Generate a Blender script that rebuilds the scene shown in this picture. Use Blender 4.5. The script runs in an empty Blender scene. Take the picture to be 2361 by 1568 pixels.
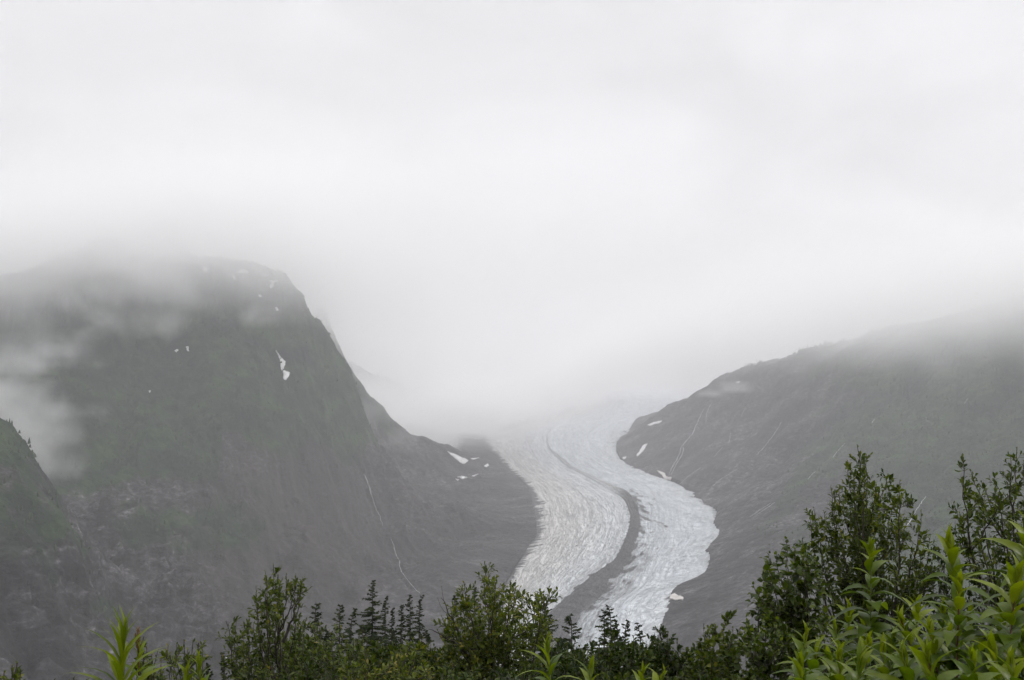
import bpy, bmesh, math, random
import numpy as np
from mathutils import Vector, Matrix

S = bpy.context.scene
COL = S.collection

# ------------------------------------------------------------------ camera
F = 2268.8                      # focal length in photo units (photo taken as 2361 x 1568)
CX, CY, HOR = 1180.5, 784.0, 876.0
PITCH = math.atan((HOR - CY) / F)
cam = bpy.data.objects.new('camera', bpy.data.cameras.new('camera'))
COL.objects.link(cam)
cam.data.sensor_width = 36.0
cam.data.lens = 36.0 * F / 2361.0
cam.data.clip_start = 0.05
cam.data.clip_end = 60000
cam.location = (0, 0, 0)
cam.rotation_euler = (math.pi / 2 + PITCH, 0, 0)
S.camera = cam

# ------------------------------------------------------------------ sky, sun, exposure
SUN_EL, SUN_AZ = math.radians(42), math.radians(75)      # veiled sun, ahead and to the right
W = bpy.data.worlds.new('World'); S.world = W; W.use_nodes = True
nt = W.node_tree; nt.nodes.clear()
def N(t, typ, **kw):
    n = t.nodes.new(typ)
    for k, v in kw.items():
        if k.startswith('i_'):
            key = k[2:]
            n.inputs[int(key) if key.isdigit() else key.replace('_', ' ')].default_value = v
        else:
            setattr(n, k, v)
    return n
sky = N(nt, 'ShaderNodeTexSky', sky_type='NISHITA', sun_disc=False, sun_elevation=SUN_EL, sun_rotation=SUN_AZ)
tc = N(nt, 'ShaderNodeTexCoord')
mp = N(nt, 'ShaderNodeMapping'); mp.inputs['Scale'].default_value = (1.1, 1.1, 2.6)
ns = N(nt, 'ShaderNodeTexNoise', i_Scale=2.6, i_Detail=5.0, i_Roughness=0.5, i_Distortion=0.8)
rmp = N(nt, 'ShaderNodeMapRange'); rmp.inputs['From Min'].default_value = .3; rmp.inputs['From Max'].default_value = .7
rmp.inputs['To Min'].default_value = 8.0; rmp.inputs['To Max'].default_value = 9.7
cmb = N(nt, 'ShaderNodeCombineColor')
mix = N(nt, 'ShaderNodeMix', data_type='RGBA'); mix.inputs[0].default_value = 0.95
tint = N(nt, 'ShaderNodeMix', data_type='RGBA', blend_type='MULTIPLY'); tint.inputs[0].default_value = 1
tint.inputs[7].default_value = (.996, .988, 1.008, 1)
bg = N(nt, 'ShaderNodeBackground', i_Strength=0.10)
wo = N(nt, 'ShaderNodeOutputWorld')
L = nt.links.new
L(tc.outputs['Generated'], mp.inputs['Vector']); L(mp.outputs[0], ns.inputs['Vector']); L(ns.outputs['Fac'], rmp.inputs['Value'])
for i in range(3): L(rmp.outputs[0], cmb.inputs[i])
# overcast: the cloud overhead is thinner and brighter than the cloud near the horizon
spz = N(nt, 'ShaderNodeSeparateXYZ'); L(tc.outputs['Generated'], spz.inputs[0])
zen = N(nt, 'ShaderNodeMapRange', interpolation_type='SMOOTHSTEP')
for i_, v_ in enumerate((0, .33, 1.0, 1.0, 2.2)):
    if i_: zen.inputs[i_].default_value = v_
L(spz.outputs[2], zen.inputs[0])
gnd = N(nt, 'ShaderNodeMapRange'); L(spz.outputs[2], gnd.inputs[0])
for i_, v_ in ((1, -.12), (2, -.02), (3, .15), (4, 1.0)): gnd.inputs[i_].default_value = v_
zm = N(nt, 'ShaderNodeMath', operation='MULTIPLY'); L(zen.outputs[0], zm.inputs[0]); L(gnd.outputs[0], zm.inputs[1])
zs = N(nt, 'ShaderNodeVectorMath', operation='SCALE'); L(cmb.outputs[0], zs.inputs[0]); L(zm.outputs[0], zs.inputs['Scale'])
L(sky.outputs[0], mix.inputs[6]); L(zs.outputs[0], mix.inputs[7])
L(mix.outputs[2], tint.inputs[6]); L(tint.outputs[2], bg.inputs['Color']); L(bg.outputs[0], wo.inputs['Surface'])
W.cycles.sampling_method = 'MANUAL'; W.cycles.sample_map_resolution = 256

sun = bpy.data.objects.new('sun', bpy.data.lights.new('sun', 'SUN'))
COL.objects.link(sun)
sun.data.energy = 1.5; sun.data.angle = math.radians(12); sun.data.color = (1, 0.98, 0.95)
sd = Vector((math.sin(SUN_AZ) * math.cos(SUN_EL), math.cos(SUN_AZ) * math.cos(SUN_EL), math.sin(SUN_EL)))
sun.rotation_euler = sd.to_track_quat('Z', 'Y').to_euler()
sun['category'] = 'sun'

S.view_settings.view_transform = 'Standard'; S.view_settings.look = 'None'
S.view_settings.exposure = 0.0; S.view_settings.gamma = 1.0
S.render.engine = 'CYCLES'
c = S.cycles
c.use_adaptive_sampling = True; c.adaptive_threshold = 0.03; c.adaptive_min_samples = 12
c.use_denoising = True
c.max_bounces = 16; c.diffuse_bounces = 2; c.glossy_bounces = 1; c.transmission_bounces = 3; c.transparent_max_bounces = 8
c.volume_bounces = 14
c.volume_max_steps = 160; c.volume_step_rate = 1.0
c.caustics_reflective = False; c.caustics_refractive = False

# ------------------------------------------------------------------ helpers
cp, sp = math.cos(PITCH), math.sin(PITCH)
def ray(px, py):
    """direction with y = 1 through photo point (px, py)"""
    x = (px - CX) / F; u = -(py - CY) / F
    y = cp - sp * u; z = sp + cp * u
    return x / y, z / y
def at(px, py, Y):
    x, z = ray(px, py)
    return Vector((x * Y, Y, z * Y))
def project(x, y, z):
    f = cp * y + sp * z; u = -sp * y + cp * z
    f = np.maximum(f, 1e-3)
    return CX + F * x / f, CY - F * u / f
def link_mesh(name, verts, faces, mat=None, parent=None, smooth=True):
    me = bpy.data.meshes.new(name)
    me.from_pydata(verts, [], faces) if not isinstance(verts, np.ndarray) else fast_mesh(me, verts, faces)
    if smooth: me.shade_smooth()
    if mat: me.materials.append(mat)
    o = bpy.data.objects.new(name, me); COL.objects.link(o)
    if parent: o.parent = parent
    return o
def fast_mesh(me, v, f):
    """f: (n,3) or (n,4) int array"""
    n, k = f.shape
    me.vertices.add(len(v)); me.vertices.foreach_set('co', v.astype(np.float32).ravel())
    me.loops.add(n * k); me.loops.foreach_set('vertex_index', f.astype(np.int32).ravel())
    me.polygons.add(n); me.polygons.foreach_set('loop_start', np.arange(0, n * k, k, dtype=np.int32))
    me.update(calc_edges=True); me.validate()
def tag(o, label=None, cat=None, group=None, kind=None):
    if label: o['label'] = label
    if cat: o['category'] = cat
    if group: o['group'] = group
    if kind: o['kind'] = kind
    return o
def empty(name, loc):
    o = bpy.data.objects.new(name, None); COL.objects.link(o); o.location = loc
    return o

def _hash(ix, iy, seed):
    h = (ix.astype(np.int64) * 374761393 + iy.astype(np.int64) * 668265263 + seed * 982451653) & 0xffffffff
    h = ((h ^ (h >> 13)) * 1274126177) & 0xffffffff
    return h ^ (h >> 16)
def perlin(x, y, seed=0):
    ix = np.floor(x); iy = np.floor(y); fx = x - ix; fy = y - iy
    ux = fx * fx * fx * (fx * (fx * 6 - 15) + 10); uy = fy * fy * fy * (fy * (fy * 6 - 15) + 10)
    def g(ox, oy):
        a = (_hash(ix + ox, iy + oy, seed) & 1023) * (2 * math.pi / 1024)
        return np.cos(a) * (fx - ox) + np.sin(a) * (fy - oy)
    n00, n10, n01, n11 = g(0, 0), g(1, 0), g(0, 1), g(1, 1)
    return ((n00 * (1 - ux) + n10 * ux) * (1 - uy) + (n01 * (1 - ux) + n11 * ux) * uy) * 1.5
def fbm(x, y, octv, seed=0, gain=.5, ridged=False):
    s = 0; a = 1; t = 0
    for i in range(octv):
        n = perlin(x, y, seed + i * 17)
        if ridged: n = 1 - 2 * np.abs(n)
        s = s + a * n; t += a; a *= gain; x = x * 2.03 + 13.1; y = y * 2.03 - 7.7
    return s / t
def sstep(a, b, x):
    t = np.clip((x - a) / (b - a), 0, 1); return t * t * (3 - 2 * t)

# ------------------------------------------------------------------ glacier plan and terrain control points
GA, GB = -580.0, 0.05           # ice surface height  z = GA + GB * y
def on_floor(px, py, dz=0.0):
    x, z = ray(px, py)
    Y = (GA + dz) / (z - GB)
    return Vector((x * Y, Y, z * Y))
def z6(x, y): return 1095.2 + .3859 * x, 864.6 + .3859 * y
ST = [  # stations down the ice: left margin, medial moraine left and right side, right margin
 ((500, 75), (900, 70), (905, 70), (1650, 60)),
 ((560, 170), (880, 150), (885, 150), (1420, 130)),
 ((560, 225), (860, 200), (866, 200), (1240, 190)),
 ((330, 285), (600, 262), (606, 262), (1080, 250)),
 ((120, 350), (450, 325), (457, 325), (940, 318)),
 ((60, 400), (425, 388), (437, 386), (862, 372)),
 ((120, 470), (450, 455), (466, 448), (842, 450)),
 ((200, 560), (555, 545), (577, 536), (900, 535)),
 ((270, 620), (680, 615), (705, 600), (1020, 592)),
 ((330, 690), (800, 680), (832, 655), (1190, 650)),
 ((355, 780), (885, 740), (925, 705), (1330, 745)),
 ((365, 880), (925, 830), (975, 780), (1440, 815)),
 ((370, 950), (918, 910), (985, 900), (1425, 885)),
 ((330, 1010), (890, 990), (960, 1005), (1450, 965)),
 ((285, 1080), (840, 1090), (925, 1110), (1375, 1040)),
 ((240, 1150), (700, 1190), (850, 1200), (1405, 1090)),
 ((200, 1220), (580, 1290), (790, 1300), (1365, 1190)),
 ((170, 1290), (470, 1390), (680, 1400), (1200, 1262)),
 ((150, 1400), (400, 1480), (600, 1520), (1150, 1370)),
 ((130, 1560), (330, 1620), (540, 1640), (1110, 1500)),
 ((120, 1750), (300, 1800), (500, 1850), (1060, 1680)),
 ((110, 1950), (290, 1980), (480, 2050), (1000, 1900)),
]
STW = np.array([[list(on_floor(*z6(*p)))[:2] for p in row] for row in ST])       # world xy of stations
def catmull(P, n):
    """P (k, ...) -> n samples by Catmull-Rom"""
    k = len(P); t = np.linspace(0, k - 1 - 1e-6, n); i = t.astype(int); f = (t - i).reshape((-1,) + (1,) * (P.ndim - 1))
    g = lambda j: P[np.clip(j, 0, k - 1)]
    p0, p1, p2, p3 = g(i - 1), g(i), g(i + 1), g(i + 2)
    return .5 * (2 * p1 + (p2 - p0) * f + (2 * p0 - 5 * p1 + 4 * p2 - p3) * f ** 2 + (3 * p1 - p0 - 3 * p2 + p3) * f ** 3)
GS = catmull(STW, 260)          # (260, 4, 2)
GPOLY = np.vstack([GS[:, 0], GS[::-1, 3]])
def in_poly(x, y, P):
    r = np.zeros(x.shape, bool); n = len(P)
    for i in range(n):
        x1, y1 = P[i]; x2, y2 = P[(i + 1) % n]
        if y1 == y2: continue
        m = ((y1 > y) != (y2 > y)) & (x < (x2 - x1) * (y - y1) / (y2 - y1) + x1)
        r ^= m
    return r

CP = [  # px, py, distance: left mountain crest and flank ridge
 (-700,720,2300),(-300,700,2600),(0,664,2750),(110,640,2800),(200,606,2850),(340,570,2950),(480,590,3000),(620,628,3050),(690,700,3080),(740,765,3100),(790,850,3120),(820,930,3110),
 (850,1010,3080),(890,1090,3000),(940,1160,2850),(990,1240,2650),
 # its face
 (-300,900,2200),(-300,1300,1400),(0,810,2540),(0,930,2230),(60,1000,2120),(200,750,2650),(200,900,2350),(200,1050,2080),(220,1200,1900),(250,1350,1720),(280,1540,1480),
 (400,750,2750),(400,900,2450),(400,1050,2180),(420,1200,1980),(450,1350,1800),(480,1540,1540),
 (600,750,2850),(600,900,2600),(600,1050,2380),(620,1200,2170),(650,1350,1950),(670,1540,1590),
 (740,900,2920),(750,1050,2700),(780,1200,2430),(820,1350,2110),(850,1500,1740),(880,1200,2680),(930,1300,2330),(980,1400,2000),
 # near shoulder, lower left
 (0,1003,1500),(50,1060,1480),(90,1110,1460),(130,1200,1400),(150,1350,1330),(170,1540,1220),(-200,850,1500),(-100,1300,1230),(0,1500,1100),(-300,1100,1300),
 # ridge behind
 (740,715,3900),(800,860,3950),(850,935,3950),(900,972,3980),(960,1035,4000),(1010,1078,4000),(1035,1108,3950),(920,1060,3700),(980,1120,3650),(1000,1160,3400),
 # moraine slope left of the ice
 (1050,1200,2880),(1100,1100,3800),(1000,1290,2400),(1060,1350,2170),(1150,1300,2400),(1180,1200,2980),(1090,1070,4200),(1060,1040,4600),(1000,1010,5400),(1080,1005,5300),
 (1120,990,5700),(900,900,7500),(1000,930,7400),(1150,920,8600),(700,800,7000),
 # right mountain crest
 (1432,1015,5000),(1500,963,5000),(1580,925,4900),(1650,885,4800),(1740,858,4600),(1800,843,4400),(1900,815,4200),(2000,785,4000),(2100,760,3800),(2200,745,3600),(2361,715,3400),(2600,690,3000),(3000,650,2400),
 # its face
 (1560,1000,4400),(1600,1100,3640),(1700,950,4150),(1700,1050,3620),(1700,1150,3050),(1720,1250,2450),(1680,1350,2090),(1620,1450,1830),(1600,1550,1610),
 (1900,900,3700),(1900,1000,3250),(1900,1100,2800),(1900,1200,2400),(1870,1300,2060),(1820,1400,1800),(1800,1550,1540),
 (2150,850,3300),(2150,950,2950),(2150,1050,2600),(2150,1150,2280),(2150,1300,1880),(2100,1450,1600),
 (2361,850,2950),(2361,1000,2480),(2361,1150,2080),(2361,1300,1730),(2361,1500,1400),(2700,900,2300),(2700,1200,1600),(2700,1500,1200),
]
PTS = [tuple(at(*p)) for p in CP]
# ground hidden behind the crests
PTS += [(-2200,3900,-100),(-1300,3700,80),(-900,3800,-60),(-650,3550,-150),(-560,3500,-250),(-1500,5200,-100),(-700,4700,-330),(-3500,4200,100),(-1500,7500,100),
        (1300,5600,-100),(900,5900,-180),(2000,5200,0),(2800,4700,50),(3500,4000,100),(-3500,6500,100),(3500,7000,100),(0,14000,-150),(-4000,12000,100),(4000,12000,100),(2000,9000,-50)]
PTS += [(-1050,1900,-230),(-830,1750,-330),(-1300,2000,-170)]                     # ravine behind the near shoulder
for i in range(0, 260, 13):                                                    # valley floor under the ice
    for a, b in ((GS[i, 0], 0), (GS[i, 3], 0), ((GS[i, 1] + GS[i, 2]) / 2, -12)):
        PTS.append((a[0], a[1], GA + GB * a[1] + b))
for X in (-700, -300, 0, 300, 700):
    PTS += [(X, 1000, -440 + abs(X) * .1), (X, 700, -320 + abs(X) * .1)]
PTS += [(-1300, 700, -250), (1400, 800, -200), (0, 1400, -510), (-2500, 500, 0), (2500, 600, 0)]
PTS = np.array(PTS)
def rbf_setup(P, smooth=3e-3):
    q = P[:, :2] / 1000.0; n = len(P)
    d = np.linalg.norm(q[:, None] - q[None], axis=2)
    K = np.where(d > 0, d * d * np.log(d + 1e-12), 0) + np.eye(n) * smooth
    A = np.zeros((n + 3, n + 3)); A[:n, :n] = K; A[:n, n] = 1; A[:n, n + 1:] = q; A[n, :n] = 1; A[n + 1:, :n] = q.T
    b = np.zeros(n + 3); b[:n] = P[:, 2]
    return q, np.linalg.solve(A, b)
RQ, RW = rbf_setup(PTS)
def rbf(x, y):
    out = np.empty(x.size); X = x.ravel() / 1000; Y = y.ravel() / 1000; n = len(RQ)
    for i in range(0, x.size, 20000):
        d2 = (X[i:i + 20000, None] - RQ[None, :, 0]) ** 2 + (Y[i:i + 20000, None] - RQ[None, :, 1]) ** 2
        out[i:i + 20000] = (0.5 * d2 * np.log(d2 + 1e-12)) @ RW[:n] + RW[n] + RW[n + 1] * X[i:i + 20000] + RW[n + 2] * Y[i:i + 20000]
    return out.reshape(x.shape)
def near_hill(x, y):
    r = y + .12 * np.abs(x)
    s = np.maximum(r - 2.5, 0)
    return -1.75 - .47 * s * (s / (s + 3)) + .04 * x * np.clip(1 - np.abs(x) / 200, 0, 1) + .10 * np.minimum(np.maximum(-r, 0), 300) \
        + (.25 * fbm(x / 4, y / 4, 3, 5) + 3 * fbm(x / 60, y / 60, 4, 9)) * sstep(3, 60, np.hypot(x, y))

# ------------------------------------------------------------------ terrain: a polar sheet around the viewpoint
az = np.radians(np.concatenate([np.arange(-180, -42, 3.0), np.linspace(-42, -31, 60, endpoint=False), np.linspace(-31, 31, 900, endpoint=False),
                                np.linspace(31, 42, 60, endpoint=False), np.arange(42, 180.01, 3.0)]))
rr = np.concatenate([np.geomspace(.6, 900, 90, endpoint=False), np.geomspace(900, 6200, 620, endpoint=False), np.geomspace(6200, 14000, 60)])
AZ, RR = np.meshgrid(az, rr, indexing='ij')
TX, TY = RR * np.sin(AZ), RR * np.cos(AZ)
TZ = rbf(TX, TY)
TZ = np.clip(TZ, -620, 800)
g_in = in_poly(TX, TY, GPOLY)
# distance from the ice margin, roughly, for damping the relief
def dist_poly(x, y, P):
    d = np.full(x.shape, 1e9)
    for p in P[::3]: d = np.minimum(d, (x - p[0]) ** 2 + (y - p[1]) ** 2)
    return np.sqrt(d)
gd = dist_poly(TX, TY, GPOLY) * np.where(g_in, -1, 1)
amp = sstep(900, 1500, RR) * sstep(-20, 350, gd) * np.clip(RR / 2400, .45, 1)
# fall-line coordinates: polar about the left summit, straight on the right mountain
sx, sy = at(430, 570, 4400)[:2]
th = np.arctan2(TX - sx, -(TY - sy)); rad = np.hypot(TX - sx, TY - sy)
uL, vL = th * 1600, rad
dr = np.array([-.55, -.83]); dr /= np.linalg.norm(dr)
uR, vR = TX * dr[1] - TY * dr[0], TX * dr[0] + TY * dr[1]
side = sstep(-150, 350, TX - (TY - 2500) * .05 - 60)      # 0 left, 1 right
def relief(x, y, u, v, seed):
    wx = x + 120 * fbm(x / 500, y / 500, 3, seed + 3); wy = y + 120 * fbm(x / 500, y / 500, 3, seed + 4)
    big = fbm(wx / 620, wy / 620, 6, seed, .54, True) * 88
    gul = fbm((u + 60 * fbm(x / 260, y / 260, 3, seed + 8)) / 130, v / 900, 5, seed + 30, .58, True) * 42
    fine = fbm(wx / 60, wy / 60, 4, seed + 50, .6, True) * 14
    return big + gul + fine
relL = relief(TX, TY, uL, vL, 11); relR = relief(TX, TY, uR, vR, 77) * .62
# bring the relief back onto the surveyed points so crests keep their outline
cpw = np.array([tuple(at(*p)) for p in CP])
def samp(x, y):
    A_ = math.atan2(x, y); R1 = math.hypot(x, y); i = int(np.clip(np.searchsorted(az, A_), 1, len(az) - 1)); j = int(np.clip(np.searchsorted(rr, R1), 1, len(rr) - 1)); return TZ[i, j]
num = np.zeros_like(TZ); den = np.full_like(TZ, .25)
for p in cpw:
    r_ = samp(p[0], p[1]) - p[2]; w_ = np.exp(-((TX - p[0]) ** 2 + (TY - p[1]) ** 2) / (2 * 110.0 ** 2)); num += w_ * r_; den += w_
TZ = TZ - num / den * sstep(900, 1200, RR)
for px_, Y_, h_, r_ in ((1738, 4600, 20, 42), (1722, 4640, 9, 30), (1652, 4800, 8, 60), (1800, 4400, 9, 45), (1845, 4320, 12, 50), (1560, 4900, 7, 50), (700, 3085, 10, 40), (762, 3105, 9, 35), (640, 3055, 8, 40), (806, 3115, 10, 35), (1008, 4000, 16, 60), (900, 3980, 10, 50)):
    x_ = ray(px_, 860)[0] * Y_; TZ += h_ * np.exp(-((TX - x_) ** 2 + ((TY - Y_) / 2.2) ** 2) / (2 * r_ * r_))
crag = fbm(TX / 170, TY / 170, 3, 90)
vis = (RR > 1400) & (RR < 5000) & (np.abs(AZ) < .55)
relL -= relL[vis & (side < .5)].mean(); relR -= relR[vis & (side > .5)].mean() - 2
TZ = TZ + amp * (relL * (1 - side) + relR * side)
# craggy steps low on the left mountain
PX, PY = project(TX, TY, TZ)
def blob(cx, cy, rx, ry, soft=.6): return 1 - sstep(1 - soft, 1 + soft * .6, np.hypot((PX - cx) / rx, (PY - cy) / ry))
low = blob(230, 1420, 420, 260) * amp * (TY < 2400)
st = TZ / 34 + .9 * fbm(TX / 90, TY / 90, 3, 61)
TZ = TZ + low * (5 * np.sin(2 * math.pi * st) + 75 * (fbm(TX / 210 + .4 * fbm(TX / 90, TY / 90, 2, 71), TY / 210, 3, 67, .5, True) - .35) + 20 * fbm(TX / 62, TY / 62, 4, 66, .55, True))
# gullies cut into the slopes and ribs standing out of them
def first_hit(px, py):
    x, z = ray(px, py); A_ = math.atan(x); i = int(np.searchsorted(az, A_)); j0 = int(np.searchsorted(rr, 1000))
    k_ = np.nonzero(TZ[i, j0:] / TY[i, j0:] >= z)[0]
    if len(k_) == 0: return None
    return TX[i, j0 + k_[0]], TY[i, j0 + k_[0]]
CUT = np.zeros_like(TZ)
i0, i1 = np.searchsorted(az, -.6), np.searchsorted(az, .6); j0, j1 = np.searchsorted(rr, 1000), np.searchsorted(rr, 5600)
SX, SY = TX[i0:i1, j0:j1], TY[i0:i1, j0:j1]
wobx = SX + 22 * fbm(SX / 70, SY / 70, 3, 333); woby = SY + 22 * fbm(SX / 70, SY / 70, 3, 334)
for line, dep, wid_ in (
    ([(0, 1300), (30, 1380), (60, 1440), (85, 1520), (95, 1560)], -46, 26), ([(167, 1310), (172, 1365), (190, 1405)], -30, 18), ([(437, 1235), (385, 1290), (328, 1347)], -34, 20),
    ([(362, 1367), (297, 1400), (250, 1440)], -26, 16), ([(690, 1040), (650, 1180), (615, 1310)], -26, 22), ([(565, 980), (520, 1150), (470, 1290)], -30, 24),
    ([(790, 980), (838, 1100), (880, 1230), (925, 1320), (965, 1375)], -24, 20), ([(310, 780), (285, 950), (250, 1090)], -34, 30), ([(420, 720), (440, 860), (430, 1000)], -26, 28),
    ([(1620, 940), (1580, 1020), (1545, 1090)], -22, 24), ([(1800, 975), (1745, 1050), (1680, 1130)], -24, 24), ([(2130, 1140), (2060, 1260)], -26, 18),
    ([(2110, 880), (1990, 1090), (1860, 1240), (1760, 1330)], -30, 34), ([(2330, 900), (2200, 1080), (2080, 1200)], -30, 30), ([(1960, 860), (1850, 1000), (1760, 1120)], -24, 30),
    ([(640, 690), (715, 880), (760, 1040), (800, 1190)], 34, 36), ([(230, 1160), (290, 1260), (345, 1330)], 26, 26), ([(500, 800), (560, 960), (600, 1090)], 22, 36), ([(100, 780), (150, 950), (200, 1100)], 24, 40)):
    hp = []
    for q in range(len(line) - 1):
        for f_ in np.linspace(0, 1, 9)[:-1]:
            h_ = first_hit(line[q][0] * (1 - f_) + line[q + 1][0] * f_, line[q][1] * (1 - f_) + line[q + 1][1] * f_)
            if h_ is not None: hp.append(h_)
    d2 = np.full(SX.shape, 1e12)
    for q in range(len(hp) - 1):                              # distance to the polyline, piece by piece
        (ax, ay), (bx, by) = hp[q], hp[q + 1]; L2 = (bx - ax) ** 2 + (by - ay) ** 2
        if L2 > 400 ** 2: continue
        t_ = np.clip(((wobx - ax) * (bx - ax) + (woby - ay) * (by - ay)) / max(L2, 1), 0, 1)
        d2 = np.minimum(d2, (wobx - ax - t_ * (bx - ax)) ** 2 + (woby - ay - t_ * (by - ay)) ** 2)
    CUT[i0:i1, j0:j1] += dep * np.exp(-np.sqrt(d2) / wid_) * .9
TZ = TZ + CUT * sstep(1000, 1200, RR) * sstep(-20, 120, gd)
gz = GA + GB * TY
TZ = np.where(g_in, np.minimum(TZ, gz - 10 - np.minimum(-gd, 60) * .4), TZ)
k = sstep(600, 1000, RR)
front = sstep(-.2, .3, TY / RR)
NH = near_hill(TX, TY)
NH = np.where(TY < 0, -1.75 + .12 * np.minimum(RR, 2500) * sstep(0, .7, -TY / RR) + .02 * TX * np.clip(1 - RR / 200, 0, 1), NH)
NH = np.maximum(NH, -470)
kk = np.where(TY > 0, k, 1 - (1 - k) * 1.0) * sstep(-.1, .35, TY / RR)
TZ = NH * (1 - kk) + TZ * kk
PX, PY = project(TX, TY, TZ)

na, nr = TX.shape
V = np.stack([TX, TY, TZ], -1).reshape(-1, 3)
ii, jj = np.meshgrid(np.arange(na - 1), np.arange(nr - 1), indexing='ij')
a = ii * nr + jj
FACES = np.stack([a, a + nr, a + nr + 1, a + 1], -1).reshape(-1, 4)
fx = TX[:-1, :-1].ravel(); fy = TY[:-1, :-1].ravel(); fr = RR[:-1, :-1].ravel(); faz = AZ[:-1, :-1].ravel()
reg = np.zeros(len(FACES), int)                                  # 0 hillside  1 left mountain  2 right mountain  3 valley
reg[fr > 950] = 3
gdf = gd[:-1, :-1].ravel()
xm = 100 + (fy - 2500) * .12
reg[(fr > 950) & (gdf > 60) & (fx < xm) & (fy < 4900) & (fy > 300)] = 1
reg[(fr > 950) & (gdf > 25) & (fx > xm) & (fy < 6500) & (fy > 300)] = 2

# where plants grow, where the rock is brown scree (attributes on the ground itself)
nzv = fbm(TX / 240, TY / 240, 5, 201, .6); nzs = fbm(np.where(side < .5, uL, uR) / 160, np.where(side < .5, vL, vR) / 900, 4, 207, .55)
isL = (side < .5) & (RR > 900)
zl = TZ + 200 * nzs + 110 * nzv
vegL = sstep(-260, -150, zl) * (1 - .35 * sstep(150, 260, zl))
vegL = vegL * (1 - .85 * blob(700, 1130, 90, 110) * (PX > 0)) + .7 * blob(560, 800, 180, 60) + .6 * blob(430, 1235, 170, 70) + .6 * blob(250, 1400, 60, 30) + .5 * blob(560, 1180, 90, 90)
vegL = np.maximum(vegL, .62 * (RR < 1650) * sstep(-380, -240, zl) * (PX < 200))
vegL *= 1 - .9 * sstep(860, 980, PX)
vegR = sstep(1750, 2050, PX + 120 * nzv + 260 * nzs + (PY - 1000) * .15) * (1 - .6 * sstep(1250, 1500, PY - (PX - 2000) * .4))
VEG = np.clip(np.where(side < .5, vegL, vegR), 0, 1) * sstep(900, 1100, RR) * sstep(30, 160, gd) * (TY < 6000)
VEG = np.where(RR < 1000, 1, VEG)
CRAG = np.clip(low / np.maximum(amp, .01) * (RR > 1000) + .8 * blob(1720, 1270, 260, 260) + .6 * blob(960, 1130, 70, 110) + .5 * blob(330, 1180, 300, 120), 0, 1)
SCREE = np.clip(blob(680, 1240, 260, 260) * (side < .5) + .35 * blob(1050, 1230, 160, 150), 0, 1)

def noise_bump(t, vec, scale, strength, dist, detail=6, rough=.6, prev=None):
    n = N(t, 'ShaderNodeTexNoise', i_Scale=scale, i_Detail=detail, i_Roughness=rough)
    t.links.new(vec, n.inputs['Vector'])
    b = N(t, 'ShaderNodeBump', i_Strength=strength, i_Distance=dist)
    t.links.new(n.outputs['Fac'], b.inputs['Height'])
    if prev: t.links.new(prev, b.inputs['Normal'])
    return n, b
def ramp(t, fac, stops):
    r = N(t, 'ShaderNodeValToRGB')
    e = r.color_ramp.elements
    while len(e) < len(stops): e.new(.5)
    for q, (p, col) in zip(e, stops):
        q.position = p; q.color = (*col, 1)
    t.links.new(fac, r.inputs[0])
    return r.outputs[0]
def mixc(t, fac, a, b, mode='MIX'):
    m = N(t, 'ShaderNodeMix', data_type='RGBA', blend_type=mode)
    for s, v in ((0, fac), (6, a), (7, b)):
        if hasattr(v, 'is_linked'): t.links.new(v, m.inputs[s])
        else: m.inputs[s].default_value = v if s == 0 else (*v, 1)
    return m.outputs[2]
def mathn(t, op, a, b=None, c_=None, clamp=False):
    m = N(t, 'ShaderNodeMath', operation=op, use_clamp=clamp)
    for i, v in enumerate((a, b, c_)):
        if v is None: continue
        if hasattr(v, 'is_linked'): t.links.new(v, m.inputs[i])
        else: m.inputs[i].default_value = v
    return m.outputs[0]
def new_mat(name):
    m = bpy.data.materials.new(name); m.use_nodes = True
    t = m.node_tree; t.nodes.clear()
    p = N(t, 'ShaderNodeBsdfPrincipled', i_Roughness=.85); o = N(t, 'ShaderNodeOutputMaterial')
    p.inputs['Specular IOR Level'].default_value = .25
    t.links.new(p.outputs[0], o.inputs[0])
    return m, t, p
def vmap(t, src, scale):
    m = N(t, 'ShaderNodeMapping'); m.inputs['Scale'].default_value = scale
    t.links.new(src, m.inputs['Vector']); return m.outputs[0]

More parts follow.
